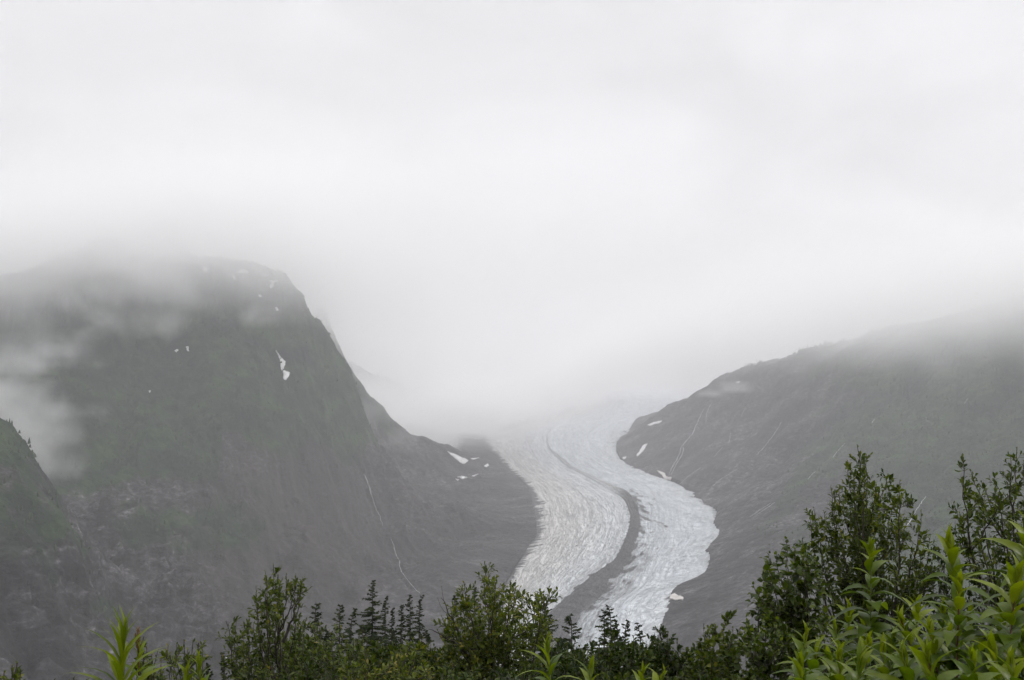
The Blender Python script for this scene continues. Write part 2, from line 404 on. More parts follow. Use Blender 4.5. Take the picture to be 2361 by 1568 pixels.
def terrain_material():
    m, t, p = new_mat('mountain_rock')
    geo = N(t, 'ShaderNodeNewGeometry'); pos = geo.outputs['Position']
    uv = N(t, 'ShaderNodeUVMap', uv_map='fall'); fall = uv.outputs[0]
    av = N(t, 'ShaderNodeAttribute', attribute_name='veg'); asr = N(t, 'ShaderNodeAttribute', attribute_name='scree')
    n1, b1 = noise_bump(t, pos, .012, 1.0, 40, 8, .68)
    n2 = N(t, 'ShaderNodeTexNoise', i_Scale=1.0, i_Detail=7.0, i_Roughness=.65)
    t.links.new(vmap(t, fall, (.03, .0022, 1)), n2.inputs['Vector'])
    b2 = N(t, 'ShaderNodeBump', i_Strength=.45, i_Distance=10); t.links.new(n2.outputs['Fac'], b2.inputs['Height']); t.links.new(b1.outputs[0], b2.inputs['Normal'])
    n3 = N(t, 'ShaderNodeTexNoise', i_Scale=.06, i_Detail=8.0, i_Roughness=.75); t.links.new(vmap(t, pos, (1, 1, 2.2)), n3.inputs['Vector'])
    b3 = N(t, 'ShaderNodeBump', i_Strength=.9, i_Distance=9); t.links.new(n3.outputs['Fac'], b3.inputs['Height']); t.links.new(b2.outputs[0], b3.inputs['Normal'])
    rock = ramp(t, n3.outputs['Fac'], [(.36, (.009, .009, .010)), (.5, (.032, .0315, .033)), (.60, (.072, .071, .074)), (.70, (.16, .158, .162))])
    nL = N(t, 'ShaderNodeTexNoise', i_Scale=.0062, i_Detail=6.0, i_Roughness=.62, i_Distortion=.8); t.links.new(vmap(t, pos, (1, 1, 1.6)), nL.inputs['Vector'])
    rock = mixc(t, 1.0, rock, ramp(t, nL.outputs['Fac'], [(.38, (.30, .30, .32)), (.47, (.85, .84, .84)), (.53, (1.0, .98, .97)), (.60, (1.9, 1.87, 1.86))]), 'MULTIPLY')
    acg = N(t, 'ShaderNodeAttribute', attribute_name='crag').outputs['Fac']
    # broken angular rock: blocks of lighter and darker stone at two sizes
    nd = N(t, 'ShaderNodeTexNoise', i_Scale=.018, i_Detail=4.0); t.links.new(pos, nd.inputs['Vector'])
    wv = N(t, 'ShaderNodeVectorMath', operation='MULTIPLY_ADD'); t.links.new(nd.outputs['Color'], wv.inputs[0]); wv.inputs[1].default_value = (55, 55, 55); t.links.new(pos, wv.inputs[2])
    blocks = None; hts = []
    for sc_, lo_, hi_ in (((.021, .021, .034), .35, 1.75), ((.062, .062, .11), .5, 1.55)):
        vo = N(t, 'ShaderNodeTexVoronoi', i_Scale=1.0); t.links.new(vmap(t, wv.outputs[0], sc_), vo.inputs['Vector'])
        sr = N(t, 'ShaderNodeSeparateColor'); t.links.new(vo.outputs['Color'], sr.inputs[0])
        q = ramp(t, sr.outputs[0], [(.0, (lo_,) * 3), (1.0, (hi_,) * 3)]); hts.append(vo.outputs['Distance'])
        blocks = q if blocks is None else mixc(t, 1.0, blocks, q, 'MULTIPLY')
    rock = mixc(t, acg, rock, mixc(t, 1.0, rock, blocks, 'MULTIPLY'))
    streak = ramp(t, n2.outputs['Fac'], [(.34, (.5, .5, .52)), (.66, (1.5, 1.47, 1.45))])
    rock = mixc(t, 1.0, rock, streak, 'MULTIPLY')
    nS = N(t, 'ShaderNodeTexNoise', i_Scale=1.0, i_Detail=5.0, i_Roughness=.6); t.links.new(vmap(t, fall, (.06, .0016, 1)), nS.inputs['Vector'])
    scree = ramp(t, nS.outputs['Fac'], [(.36, (.030, .028, .027)), (.7, (.080, .070, .065))])
    rock = mixc(t, mathn(t, 'MULTIPLY', asr.outputs['Fac'], .8), rock, scree)
    n4 = N(t, 'ShaderNodeTexNoise', i_Scale=.02, i_Detail=9.0, i_Roughness=.7); t.links.new(pos, n4.inputs['Vector'])
    green = ramp(t, mathn(t, 'ADD', n4.outputs['Fac'], mathn(t, 'MULTIPLY', mathn(t, 'SUBTRACT', nL.outputs['Fac'], .5), 1.0)), [(.3, (.005, .014, .008)), (.5, (.013, .033, .013)), (.72, (.042, .080, .022))])
    # plants keep off the steepest rock and break up at their edges
    vm = mathn(t, 'ADD', av.outputs['Fac'], mathn(t, 'MULTIPLY', mathn(t, 'SUBTRACT', n1.outputs['Fac'], .5), 2.2))
    vm = mathn(t, 'MULTIPLY', mathn(t, 'SUBTRACT', vm, .42), 4.0, clamp=True)
    col = mixc(t, vm, rock, green)
    t.links.new(col, p.inputs['Base Color']); b4 = N(t, 'ShaderNodeBump', i_Distance=14, invert=True); t.links.new(acg, b4.inputs['Strength']); t.links.new(hts[0], b4.inputs['Height']); t.links.new(b3.outputs[0], b4.inputs['Normal'])
    b5 = N(t, 'ShaderNodeBump', i_Strength=.6, i_Distance=9); t.links.new(nS.outputs['Fac'], b5.inputs['Height']); t.links.new(b4.outputs[0], b5.inputs['Normal'])
    t.links.new(b5.outputs[0], p.inputs['Normal'])
    return m
MT = terrain_material()
fallU = np.where(side < .5, uL, uR).ravel(); fallV = np.where(side < .5, vL, vR).ravel()
for idx, name in enumerate(('hillside', 'left_mountain', 'right_mountain', 'valley_floor')):
    F4 = FACES[reg == idx]
    used, inv = np.unique(F4.ravel(), return_inverse=True)
    o = link_mesh(name, V[used], inv.reshape(-1, 4), MT)
    me = o.data
    for an, arr in (('veg', VEG), ('scree', SCREE), ('crag', CRAG)):
        at_ = me.attributes.new(an, 'FLOAT', 'POINT'); at_.data.foreach_set('value', arr.ravel()[used].astype(np.float32))
    uvl = me.uv_layers.new(name='fall')
    li = np.empty(len(me.loops), np.int32); me.loops.foreach_get('vertex_index', li)
    uvl.data.foreach_set('uv', np.stack([fallU[used][li], fallV[used][li]], -1).astype(np.float32).ravel())
    tag(o, {'hillside': 'steep overgrown hillside falling away below the plants',
            'left_mountain': 'steep grey and green mountain left of the glacier, top lost in cloud',
            'right_mountain': 'long grey and green mountain slope right of the glacier',
            'valley_floor': 'dark rubble valley floor around the ice'}[name], None, None, 'structure')

# ray against the terrain sheet
ELEV = TZ / np.maximum(TY, 1e-3)
def hit(px, py, start=950.0, which=0):
    x, z = ray(px, py)
    A = math.atan(x); i = np.searchsorted(az, A) - 1; f = (A - az[i]) / (az[i + 1] - az[i])
    e = ELEV[i] * (1 - f) + ELEV[i + 1] * f
    j0 = np.searchsorted(rr, start)
    c_ = np.nonzero(e[j0:] >= z)[0]
    if len(c_) == 0: return None
    j = j0 + c_[0]
    if j == j0: r = rr[j]
    else:
        q = (z - e[j - 1]) / max(e[j] - e[j - 1], 1e-9); r = rr[j - 1] + q * (rr[j] - rr[j - 1])
    Y = r * math.cos(A)
    return Vector((x * Y, Y, z * Y))

# ------------------------------------------------------------------ the glacier
def glacier():
    ns_, segs = 1300, (170, 40, 170)
    G = catmull(STW, ns_)
    # even spacing in the far-to-near direction follows the stations; across: left ice, moraine, right ice
    tt = []
    for k_, n_ in enumerate(segs):
        f_ = np.linspace(0, 1, n_, endpoint=(k_ == 2)); tt.append(k_ + f_)
    tt = np.concatenate([[-.10, -.05], *tt, [3.04, 3.08]])
    X = np.empty((ns_, len(tt))); Y = np.empty_like(X)
    for q, t_ in enumerate(tt):
        k_ = int(np.clip(math.floor(t_), 0, 2)); f_ = t_ - k_
        X[:, q] = G[:, k_, 0] * (1 - f_) + G[:, k_ + 1, 0] * f_
        Y[:, q] = G[:, k_, 1] * (1 - f_) + G[:, k_ + 1, 1] * f_
    # ragged margins: push the outer right strip in and out in scallops
    dl = np.concatenate([[0], np.cumsum(np.hypot(*np.diff(G[:, 3], axis=0).T))])          # length along the right margin
    s_len = np.concatenate([[0], np.cumsum(np.hypot(*np.diff(G[:, 1], axis=0).T))])
    sc = np.abs(perlin(dl / 130, dl * 0 + 3.3, 5)) * 46 + np.abs(perlin(dl / 42, dl * 0 + 8.3, 6)) * 26 + np.abs(perlin(dl / 17, dl * 0 + 1.3, 7)) * 10
    wid = np.hypot(G[:, 3, 0] - G[:, 2, 0], G[:, 3, 1] - G[:, 2, 1])
    T = np.broadcast_to(tt, X.shape)
    wr = sstep(2.5, 3.0, T) * ((sc - 34) / wid)[:, None]
    nx = (G[:, 3] - G[:, 2]) / wid[:, None]
    X -= wr * wid[:, None] * nx[:, :1]; Y -= wr * wid[:, None] * nx[:, 1:]
    sl = np.broadcast_to(s_len[:, None], X.shape)
    tw = np.clip(T, 0, 3)
    # widths in metres, for isotropic crevasse patterns
    acr = np.zeros_like(X); acr[:, 1:] = np.cumsum(np.hypot(np.diff(X, axis=1), np.diff(Y, axis=1)), axis=1)
    accM = acr - acr[:, (np.abs(tt - 1)).argmin()][:, None]
    z = GA + GB * Y
    edge = np.minimum(sstep(-.02, .35, T), 1 - sstep(2.72, 3.02, T))
    bulge = -3 * edge
    # medial moraine stands a little proud, shear folds along the flow
    deb = sstep(1.02, 1.10, T) * (1 - sstep(1.75, 2.1, T))
    flow = fbm(accM / 26 + 1.2 * fbm(accM / 120, sl / 300, 3, 3), sl / 420, 5, 31, .55, True)
    cw = fbm(X / 70, Y / 70, 3, 12)
    crev = fbm(accM / 95 + sl / 160 + cw, sl / 17 - accM / 38 * 1.0, 4, 44, .6, True)        # oblique crevasses
    crev2 = fbm(accM / 24, sl / 90, 4, 48, .6, True)
    right = sstep(2.1, 2.5, T)
    rad_ = fbm(sl / 22 + accM / 240 + cw * .6, accM / 130, 4, 51, .6, True)                   # splayed crevasses at the right margin
    lob = (1 - deb)
    hgt = .32 * lob * (3.6 * flow + 2.6 * crev2 * (1 - right) + 2.2 * crev * (1 - right * .5) + 5.5 * rad_ * right) + 1.5 * fbm(X / 30, Y / 30, 4, 77) + deb * (5 + 4 * fbm(X / 22, Y / 22, 4, 79, .6, True))
    fine = fbm(X / 14, Y / 14, 4, 78, .6)
    big = 9 * fbm(accM / 90, sl / 500, 3, 80)
    z = z + bulge + (hgt + fine * .8 + big) * sstep(-.02, .12, T) - 3 * deb * sstep(0, .3, s_len / s_len[-1])[:, None]
    z = np.where(T < -.02, GA + GB * Y - 14, z); z = np.where(T > 3.02, GA + GB * Y - 30, z)
    # icefall: rougher, lifted upstream
    up = 1 - sstep(6400, 7600, Y)
    z = z + (1 - up) * (10 + 16 * fbm(X / 120, Y / 90, 4, 85, .6, True))
    VV = np.stack([X, Y, z], -1).reshape(-1, 3)
    nn, mm = X.shape
    i_, j_ = np.meshgrid(np.arange(nn - 1), np.arange(mm - 1), indexing='ij'); a_ = i_ * mm + j_
    FF = np.stack([a_, a_ + 1, a_ + mm + 1, a_ + mm], -1).reshape(-1, 4)
    # dirt: medial moraine, thin dark bands, debris fingers at the left margin
    near_ = sstep(.25, .75, (np.arange(ns_) / ns_))[:, None]
    jit = .05 * fbm(accM / 60, sl / 60, 4, 91) + .05 * fbm(accM / 12, sl / 40, 3, 92)
    tj = T + jit * 1.3 * near_
    mor = sstep(.97, 1.03, tj) * (1 - sstep(1.8 - .1 * near_, 2.35, tj + .6 * fbm(accM / 34, sl / 90, 4, 93, .6)))
    mor = mor * (.30 + .70 * sstep(.40, .54, (np.arange(ns_) / ns_))[:, None])
    fing = fbm(sl / 34 + accM / 80, accM / 240, 5, 95, .62) * (.6 + 1.6 * sstep(-.3, .5, fbm(sl / 300, sl * 0, 2, 96)))
    leftd = 1 - sstep(-.02, .13, T + .16 * fing)
    bands = sstep(.12, .55, fbm(accM / 34, sl / 1100, 5, 97, .62)) * .7
    bands = np.maximum(bands, .55 * (1 - sstep(.02, .10, np.abs(T - .93 + jit * .5))) * near_)       # dirty stripe beside the moraine
    rgt = .75 * sstep(2.86, 3.0, T) * sstep(-.2, .4, fbm(sl / 30, accM / 60, 3, 99))
    DEB = np.clip(np.maximum.reduce([mor, leftd, rgt]), 0, 1)
    # rubble islands near the snout of the moraine
    isl = sstep(.1, .35, fbm(accM / 40, sl / 110, 4, 111, .6)) * sstep(.80, .88, (np.arange(ns_) / ns_))[:, None] * sstep(1.5, 1.8, T) * (1 - sstep(2.15, 2.4, T)) * .85
    DEB = np.maximum(DEB, isl)
    DEB = np.maximum(DEB, .46 * near_ * sstep(1.5, 1.9, T) * (1 - sstep(2.05, 2.6, T + .5 * fbm(accM / 40, sl / 260, 4, 121, .6))))
    WARM = (1 - .75 * sstep(.2, 1.0, T) * (T < 1.5) - sstep(1.5, 2.0, T)) * 1.0 + .25 * right * sstep(2.7, 3, T)
    m, t, p = new_mat('glacier_ice')
    uv = N(t, 'ShaderNodeUVMap', uv_map='flow').outputs[0]
    pos = N(t, 'ShaderNodeNewGeometry').outputs['Position']
    ad = N(t, 'ShaderNodeAttribute', attribute_name='debris').outputs['Fac']; aw = N(t, 'ShaderNodeAttribute', attribute_name='warm').outputs['Fac']
    ab = N(t, 'ShaderNodeAttribute', attribute_name='bands').outputs['Fac']; ah = N(t, 'ShaderNodeAttribute', attribute_name='cleft').outputs['Fac']
    nA = N(t, 'ShaderNodeTexNoise', i_Scale=1.0, i_Detail=8.0, i_Roughness=.68, i_Distortion=.25); t.links.new(vmap(t, uv, (.085, .0040, 1)), nA.inputs['Vector'])
    def cracks(vec, scl, rot, width):
        mpn = N(t, 'ShaderNodeMapping'); mpn.inputs['Scale'].default_value = scl; mpn.inputs['Rotation'].default_value = (0, 0, rot)
        r_ = N(t, 'ShaderNodeMapping'); r_.inputs['Rotation'].default_value = (0, 0, rot); t.links.new(vec, r_.inputs['Vector']); mpn.inputs['Rotation'].default_value = (0, 0, 0)
        t.links.new(r_.outputs[0], mpn.inputs['Vector'])
        q = N(t, 'ShaderNodeTexNoise', i_Scale=1.0, i_Detail=5.0, i_Roughness=.62, i_Distortion=.35); t.links.new(mpn.outputs[0], q.inputs['Vector'])
        ab_ = mathn(t, 'ABSOLUTE', mathn(t, 'SUBTRACT', q.outputs['Fac'], .5))
        return mathn(t, 'SUBTRACT', 1.0, mathn(t, 'DIVIDE', ab_, width, clamp=True)), q.outputs['Fac']
    ar = N(t, 'ShaderNodeAttribute', attribute_name='right').outputs['Fac']
    cL, fL = cracks(uv, (.10, .014, 1), math.radians(16), .02)
    cF, fF = cracks(uv, (.17, .0045, 1), 0.0, .022)
    cR, fR = cracks(uv, (.016, .095, 1), math.radians(-12), .022)
    crk = mathn(t, 'MAXIMUM', mathn(t, 'MULTIPLY', cL, mathn(t, 'SUBTRACT', 1.0, ar)), mathn(t, 'MULTIPLY', cF, mathn(t, 'SUBTRACT', 1.0, mathn(t, 'MULTIPLY', ar, .6))))
    crk = mathn(t, 'MAXIMUM', crk, mathn(t, 'MULTIPLY', cR, ar))
    nB = N(t, 'ShaderNodeTexNoise', i_Scale=1.0, i_Detail=8.0, i_Roughness=.7); t.links.new(vmap(t, pos, (.03, .03, .05)), nB.inputs['Vector'])
    ice = ramp(t, nA.outputs['Fac'], [(.28, (.40, .44, .47)), (.42, (.56, .60, .63)), (.56, (.65, .685, .705)), (.74, (.74, .76, .775))])
    warm = ramp(t, nA.outputs['Fac'], [(.28, (.30, .285, .27)), (.42, (.44, .42, .395)), (.56, (.555, .535, .51)), (.74, (.65, .635, .61))])
    ice = mixc(t, mathn(t, 'MULTIPLY', aw, .85), ice, warm)
    ice = mixc(t, ramp(t, nB.outputs['Fac'], [(.42, (0, 0, 0)), (.75, (.35, .35, .35))]), ice, (.30, .35, .39))
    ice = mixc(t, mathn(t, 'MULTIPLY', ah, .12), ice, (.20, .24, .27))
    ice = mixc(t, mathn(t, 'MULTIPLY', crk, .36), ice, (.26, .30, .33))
    rub = ramp(t, nB.outputs['Fac'], [(.3, (.040, .041, .044)), (.7, (.12, .12, .124))])
    dm = mathn(t, 'ADD', ad, mathn(t, 'MULTIPLY', mathn(t, 'SUBTRACT', nA.outputs['Fac'], .5), .6))
    dm = mathn(t, 'ADD', dm, mathn(t, 'MULTIPLY', mathn(t, 'SUBTRACT', nB.outputs['Fac'], .5), .5))
    dm = mathn(t, 'MULTIPLY', mathn(t, 'SUBTRACT', dm, .28), 2.4, clamp=True)
    col = mixc(t, mathn(t, 'MULTIPLY', ab, .6), ice, (.24, .235, .23))
    col = mixc(t, dm, col, rub)
    bA = N(t, 'ShaderNodeBump', i_Strength=.45, i_Distance=5); t.links.new(nA.outputs['Fac'], bA.inputs['Height'])
    bB = N(t, 'ShaderNodeBump', i_Strength=.5, i_Distance=4); t.links.new(nB.outputs['Fac'], bB.inputs['Height']); t.links.new(bA.outputs[0], bB.inputs['Normal'])
    bC = N(t, 'ShaderNodeBump', invert=True, i_Strength=.8, i_Distance=5); t.links.new(crk, bC.inputs['Height']); t.links.new(bB.outputs[0], bC.inputs['Normal'])
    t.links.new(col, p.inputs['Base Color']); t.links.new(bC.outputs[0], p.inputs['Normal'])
    o = link_mesh('glacier', VV, FF, m)
    me = o.data
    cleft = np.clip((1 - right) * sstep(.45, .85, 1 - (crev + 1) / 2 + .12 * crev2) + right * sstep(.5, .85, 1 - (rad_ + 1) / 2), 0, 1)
    for an, arr in (('debris', DEB), ('warm', WARM), ('bands', bands), ('cleft', cleft), ('right', right)):
        q = me.attributes.new(an, 'FLOAT', 'POINT'); q.data.foreach_set('value', arr.ravel().astype(np.float32))
    uvl = me.uv_layers.new(name='flow'); li = np.empty(len(me.loops), np.int32); me.loops.foreach_get('vertex_index', li)
    # u runs across the ice measured at a reference width, v along it, so streaks follow the flow
    uu = (tw * 300).ravel(); vv = sl.ravel()
    uvl.data.foreach_set('uv', np.stack([uu[li], vv[li]], -1).astype(np.float32).ravel())
    tag(o, 'winding pale glacier with a dark stripe of rubble down its middle', None, None, 'structure')
glacier()
# ------------------------------------------------------------------ snow patches, waterfalls and far woods lying on the slopes
def z4(x, y): return x * .3418, 518.8 + y * .3418
def z5(x, y): return 576.4 + x * .3677, 864.6 + y * .3677
def z7(x, y): return 1383.4 + x * .4141, 691.7 + y * .4141
def simple_mat(name, stops, scale, rough=.6, bump=.3, dist=1.0):
    m, t, p = new_mat(name)
    pos = N(t, 'ShaderNodeNewGeometry').outputs['Position']
    n, b = noise_bump(t, pos, scale, bump, dist, 6, .6)
    t.links.new(ramp(t, n.outputs['Fac'], stops), p.inputs['Base Color']); t.links.new(b.outputs[0], p.inputs['Normal'])
    p.inputs['Roughness'].default_value = rough
    return m
M_snow = simple_mat('old_snow', [(.3, (.50, .50, .50)), (.7, (.74, .74, .74))], .05)
M_dsnow = simple_mat('dirty_snow', [(.3, (.40, .37, .34)), (.7, (.66, .63, .60))], .05)
M_water = simple_mat('white_water', [(.3, (.42, .44, .46)), (.7, (.74, .75, .77))], .2, .35)
def lifted(px, py, start, up=2.2):
    h = hit(px, py, start)
    if h is None: return None
    d = h.normalized()
    return h - d * 3.0 + Vector((0, 0, up))
def drape(name, pts, label, cat, mat, start=950, step=1.5, jag=1.6, group=None):
    P = []
    rnd = random.Random(int(pts[0][0] * 7 + pts[0][1]))
    k = len(pts)
    for i in range(k):                                   # ragged outline
        a_, b_ = pts[i], pts[(i + 1) % k]; n_ = max(2, int(math.dist(a_, b_) / 4))
        for q in range(n_):
            f_ = q / n_
            P.append((a_[0] + (b_[0] - a_[0]) * f_ + rnd.uniform(-jag, jag) * (q > 0), a_[1] + (b_[1] - a_[1]) * f_ + rnd.uniform(-jag, jag) * .6 * (q > 0)))
    P = np.array(P); x0, y0 = P.min(0); x1, y1 = P.max(0)
    nx_, ny_ = int((x1 - x0) / step) + 3, int((y1 - y0) / step) + 3
    gx = x0 - step + step * np.arange(nx_ + 1); gy = y0 - step + step * np.arange(ny_ + 1)
    verts, idx = [], {}
    def vid(i, j):
        if (i, j) not in idx:
            h = lifted(gx[i], gy[j], start)
            if h is None: idx[(i, j)] = None
            else: idx[(i, j)] = len(verts); verts.append(h)
        return idx[(i, j)]
    cx_, cy_ = np.meshgrid(gx[:-1] + step / 2, gy[:-1] + step / 2, indexing='ij')
    ins = in_poly(cx_, cy_, P)
    faces = []
    for i, j in zip(*np.nonzero(ins)):
        f_ = [vid(i, j), vid(i, j + 1), vid(i + 1, j + 1), vid(i + 1, j)]
        if None in f_: continue
        ys = [verts[q].y for q in f_]
        if max(ys) - min(ys) > 160: continue
        faces.append(f_)
    if not faces: return None
    o = link_mesh(name, [tuple(v) for v in verts], faces, mat)
    so = o.modifiers.new('thick', 'SOLIDIFY'); so.thickness = 2.5; so.offset = -1
    return tag(o, label, cat, group)
def ribbon(name, pts, w, label, mat, start=950, group='waterfalls on the mountain sides'):
    rnd = random.Random(int(pts[0][0] + pts[-1][1]))
    P = catmull(np.array(pts, float), max(6, int(sum(math.dist(pts[i], pts[i + 1]) for i in range(len(pts) - 1)) / 3)))
    verts, faces = [], []
    for i, (x, y) in enumerate(P):
        f_ = i / (len(P) - 1)
        ww = .54 * (w[0] * (1 - f_) + w[1] * f_) * rnd.uniform(.35, 1.15) * min(1, .3 + 8 * f_ * (1 - f_))
        ox = rnd.uniform(-.5, .5) * w[0] * .9
        a_, b_ = lifted(x - ww / 2 + ox, y, start, 1.2), lifted(x + ww / 2 + ox, y, start, 1.2)
        if a_ is None or b_ is None: continue
        verts += [tuple(a_), tuple((a_ + b_) / 2 + Vector((0, -.8, .8))), tuple(b_)]
    for i in range(len(verts) // 3 - 1):
        q = i * 3
        if abs(verts[q][1] - verts[q + 3][1]) > 200: continue
        faces += [(q, q + 1, q + 4, q + 3), (q + 1, q + 2, q + 5, q + 4)]
    if not faces: return
    return tag(link_mesh(name, verts, faces, mat), label, 'waterfall', group)
SG = 'old snow patches on the slopes'
for pts, lab in [
 ([(870,212),(915,198),(965,200),(950,218),(880,218)], 'flat white snow patch highest on the left summit under the cloud'),
 ([(875,310),(905,290),(932,283),(915,302),(880,314)], 'slanting snow streak below the highest patch on the left summit'),
 ([(833,300),(838,286),(858,283),(850,299)], 'tiny snow spot left of the slanting streak near the left summit'),
 ([(1365,300),(1376,283),(1394,283),(1402,300),(1396,323),(1384,322)], 'wedge of snow pointing down near the middle of the left summit'),
 ([(1566,340),(1578,341),(1589,366),(1580,371)], 'thin comma of snow right of the wedge on the left summit'),
 ([(1600,315),(1640,303),(1682,322),(1620,323)], 'wide thin snow strip at the cloud edge above the comma of snow'),
 ([(1768,340),(1790,331),(1814,348),(1780,348)], 'small snow strip at the cloud edge near the right shoulder of the left summit'),
 ([(1820,378),(1882,382),(1840,392),(1847,412),(1831,432),(1818,412),(1828,400)], 'hooked snow patch on the right shoulder of the left summit'),
 ([(1738,472),(1770,485),(1752,489)], 'short snow dash below the hooked snow patch'),
 ([(1858,558),(1869,560),(1880,578),(1866,582)], 'pair of snow specks on the steep edge below the hooked patch'),
 ([(1178,853),(1190,843),(1204,850),(1192,859)], 'round snow dot on the green face of the left mountain'),
 ([(1254,823),(1269,824),(1274,853),(1261,853)], 'upright snow dash beside the round dot on the left mountain face'),
 ([(1863,848),(1887,885),(1927,925),(1924,945),(1913,975),(1905,986),(1894,950),(1892,915)], 'long snow tongue in the gully below the right shoulder of the left mountain'),
 ([(1912,985),(1957,1000),(1950,1022),(1928,1050),(1913,1030)], 'ragged snow patch just under the long snow tongue'),
 ([(1002,1124),(1018,1124),(1010,1134)], 'lowest snow speck on the green face of the left mountain')]:
    drape('snow_patch', [z4(*p) for p in pts], lab, 'snow patch', M_snow, group=SG, step=1.1)
drape('snow_field', [z5(*p) for p in [(1150,470),(1230,480),(1300,506),(1372,535),(1340,560),(1302,587),(1240,568),(1180,545),(1120,510)]], 'broad snow field fading into cloud left of the upper glacier', 'snow field', M_snow, start=4150)
for pts, lab in [
 ([(1300,640),(1330,635),(1366,644),(1332,655)], 'flat snow sliver on the rubble just below the broad snow field'),
 ([(1393,634),(1436,620),(1402,639)], 'slanting snow sliver on the rubble right of the flat one'),
 ([(1468,574),(1490,558),(1499,569),(1480,581)], 'small bright snow spot on rubble near the left edge of the glacier'),
 ([(1286,652),(1312,658),(1300,664)], 'smallest snow sliver on the rubble beneath the flat one'),
 ([(1385,525),(1440,520),(1400,532)], 'snow stripe on dark rubble right of the broad snow field'),
 ([(1458,911),(1482,916),(1464,922)], 'lone snow fleck on the dark rubble slope left of the glacier bend')]:
    drape('snow_patch', [z5(*p) for p in pts], lab, 'snow patch', M_snow, start=3000, group=SG, step=.8, jag=.35)
for pts, lab, mt in [
 ([(1027,302),(1065,283),(1117,274),(1100,290),(1050,304)], 'flat snow patch near the crest at the tip of the right slope', M_snow),
 ([(965,485),(985,450),(1010,418),(1030,411),(1016,440),(990,471),(970,488)], 'slanting snow wedge on dark rock beside the upper glacier', M_snow),
 ([(878,495),(905,490),(900,500),(884,506)], 'small snow heap at the edge of the upper glacier', M_snow),
 ([(1088,572),(1115,580),(1137,592),(1142,608),(1174,617),(1165,632),(1130,624),(1118,600)], 'brownish snow pile at the foot of the tall forked waterfall', M_dsnow),
 ([(1163,1320),(1190,1310),(1247,1335),(1240,1347),(1190,1346),(1163,1342)], 'dirty ice remnant at the lowest right edge of the glacier', M_dsnow),
 ([(1556,44),(1588,40),(1575,48)], 'thin snow line just under the rocky notch of the right crest', M_snow)]:
    drape('snow_patch', [z6(*p) for p in pts], lab, 'snow patch', mt, group=SG, step=1.1)
drape('snow_patch', [(519, 1519), (528, 1523), (541, 1534), (533, 1537), (522, 1528)], 'small bright snow patch deep in the valley behind the thin willow', 'snow patch', M_snow, group=SG)
for pts, w, lab in [
 ([z5(*p) for p in [(715,625),(735,665),(752,715),(768,770),(790,840),(815,890),(832,950)]], (3.0, 1.6), 'upper run of the white waterfall on the left mountain'),
 ([z5(*p) for p in [(880,1025),(898,1060),(905,1090),(920,1140),(938,1170),(938,1205),(960,1250),(1000,1305),(1040,1350),(1068,1375)]], (2.0, 2.4), 'lower winding run of the waterfall on the left mountain'),
 ([z6(*p) for p in [(1372,200),(1335,270),(1305,340),(1260,400),(1235,430),(1215,490),(1180,550),(1155,600)]], (2.8, 1.8), 'tall forked waterfall near the tip of the right slope'),
 ([z6(*p) for p in [(1245,430),(1240,470),(1205,530),(1168,600)]], (2.0, 1.8), 'second strand splitting off the tall forked waterfall'),
 ([z6(*p) for p in [(1415,165),(1385,230),(1380,300)]], (1.4, .9), 'faint thread of water right of the tall forked waterfall'),
 ([z6(*p) for p in [(1528,345),(1524,370),(1518,402)]], (1.6, 1.1), 'short upright white streak high on the right slope'),
 ([z6(*p) for p in [(1480,435),(1455,460),(1428,492)]], (2.0, 1.2), 'short slanting cascade right of the tall forked waterfall'),
 ([z6(*p) for p in [(1352,555),(1285,600),(1210,665)]], (1.5, 1.3), 'low slanting stream ending at the glacier edge'),
 ([z6(*p) for p in [(1550,570),(1500,605),(1460,630),(1420,665)]], (1.5, 1.2), 'faint low cascade crossing the grey ledges'),
 ([z7(*p) for p in [(1012,680),(990,715),(950,775),(910,825),(870,865)]], (2.0, 2.0), 'long slanting waterfall in the middle of the right slope'),
 ([z7(*p) for p in [(1365,800),(1330,835),(1295,882)]], (1.6, 1.8), 'broken cascade just left of the tallest willow top'),
 ([z7(*p) for p in [(1530,665),(1512,688)]], (2.2, 1.8), 'tiny white fall high on the green right slope'),
 ([z7(*p) for p in [(1200,955),(1175,980),(1155,1004)]], (1.4, 2.6), 'tiny fall left of the willow on the green slope'),
 ([z7(*p) for p in [(1817,1093),(1790,1130),(1765,1165),(1740,1210),(1710,1260),(1695,1290),(1672,1345)]], (2.6, 6.0), 'widest white waterfall seen beside the tall willow'),
 ([z7(*p) for p in [(972,1130),(930,1160),(870,1200)]], (1.6, 1.6), 'low cascade over ledges right of the glacier'),
 ([z7(*p) for p in [(952,1133),(900,1165),(835,1210)]], (1.0, 1.2), 'thin strand beside the low cascade right of the glacier'),
 ([z7(*p) for p in [(2048,548),(2030,580)]], (1.8, 1.3), 'tiny fall highest on the far right of the slope'),
 ([z7(*p) for p in [(812,600),(800,622),(785,652)]], (1.0, .9), 'faint trickle between the forked and the middle waterfall')]:
    ribbon('waterfall', pts, w, lab, M_water)

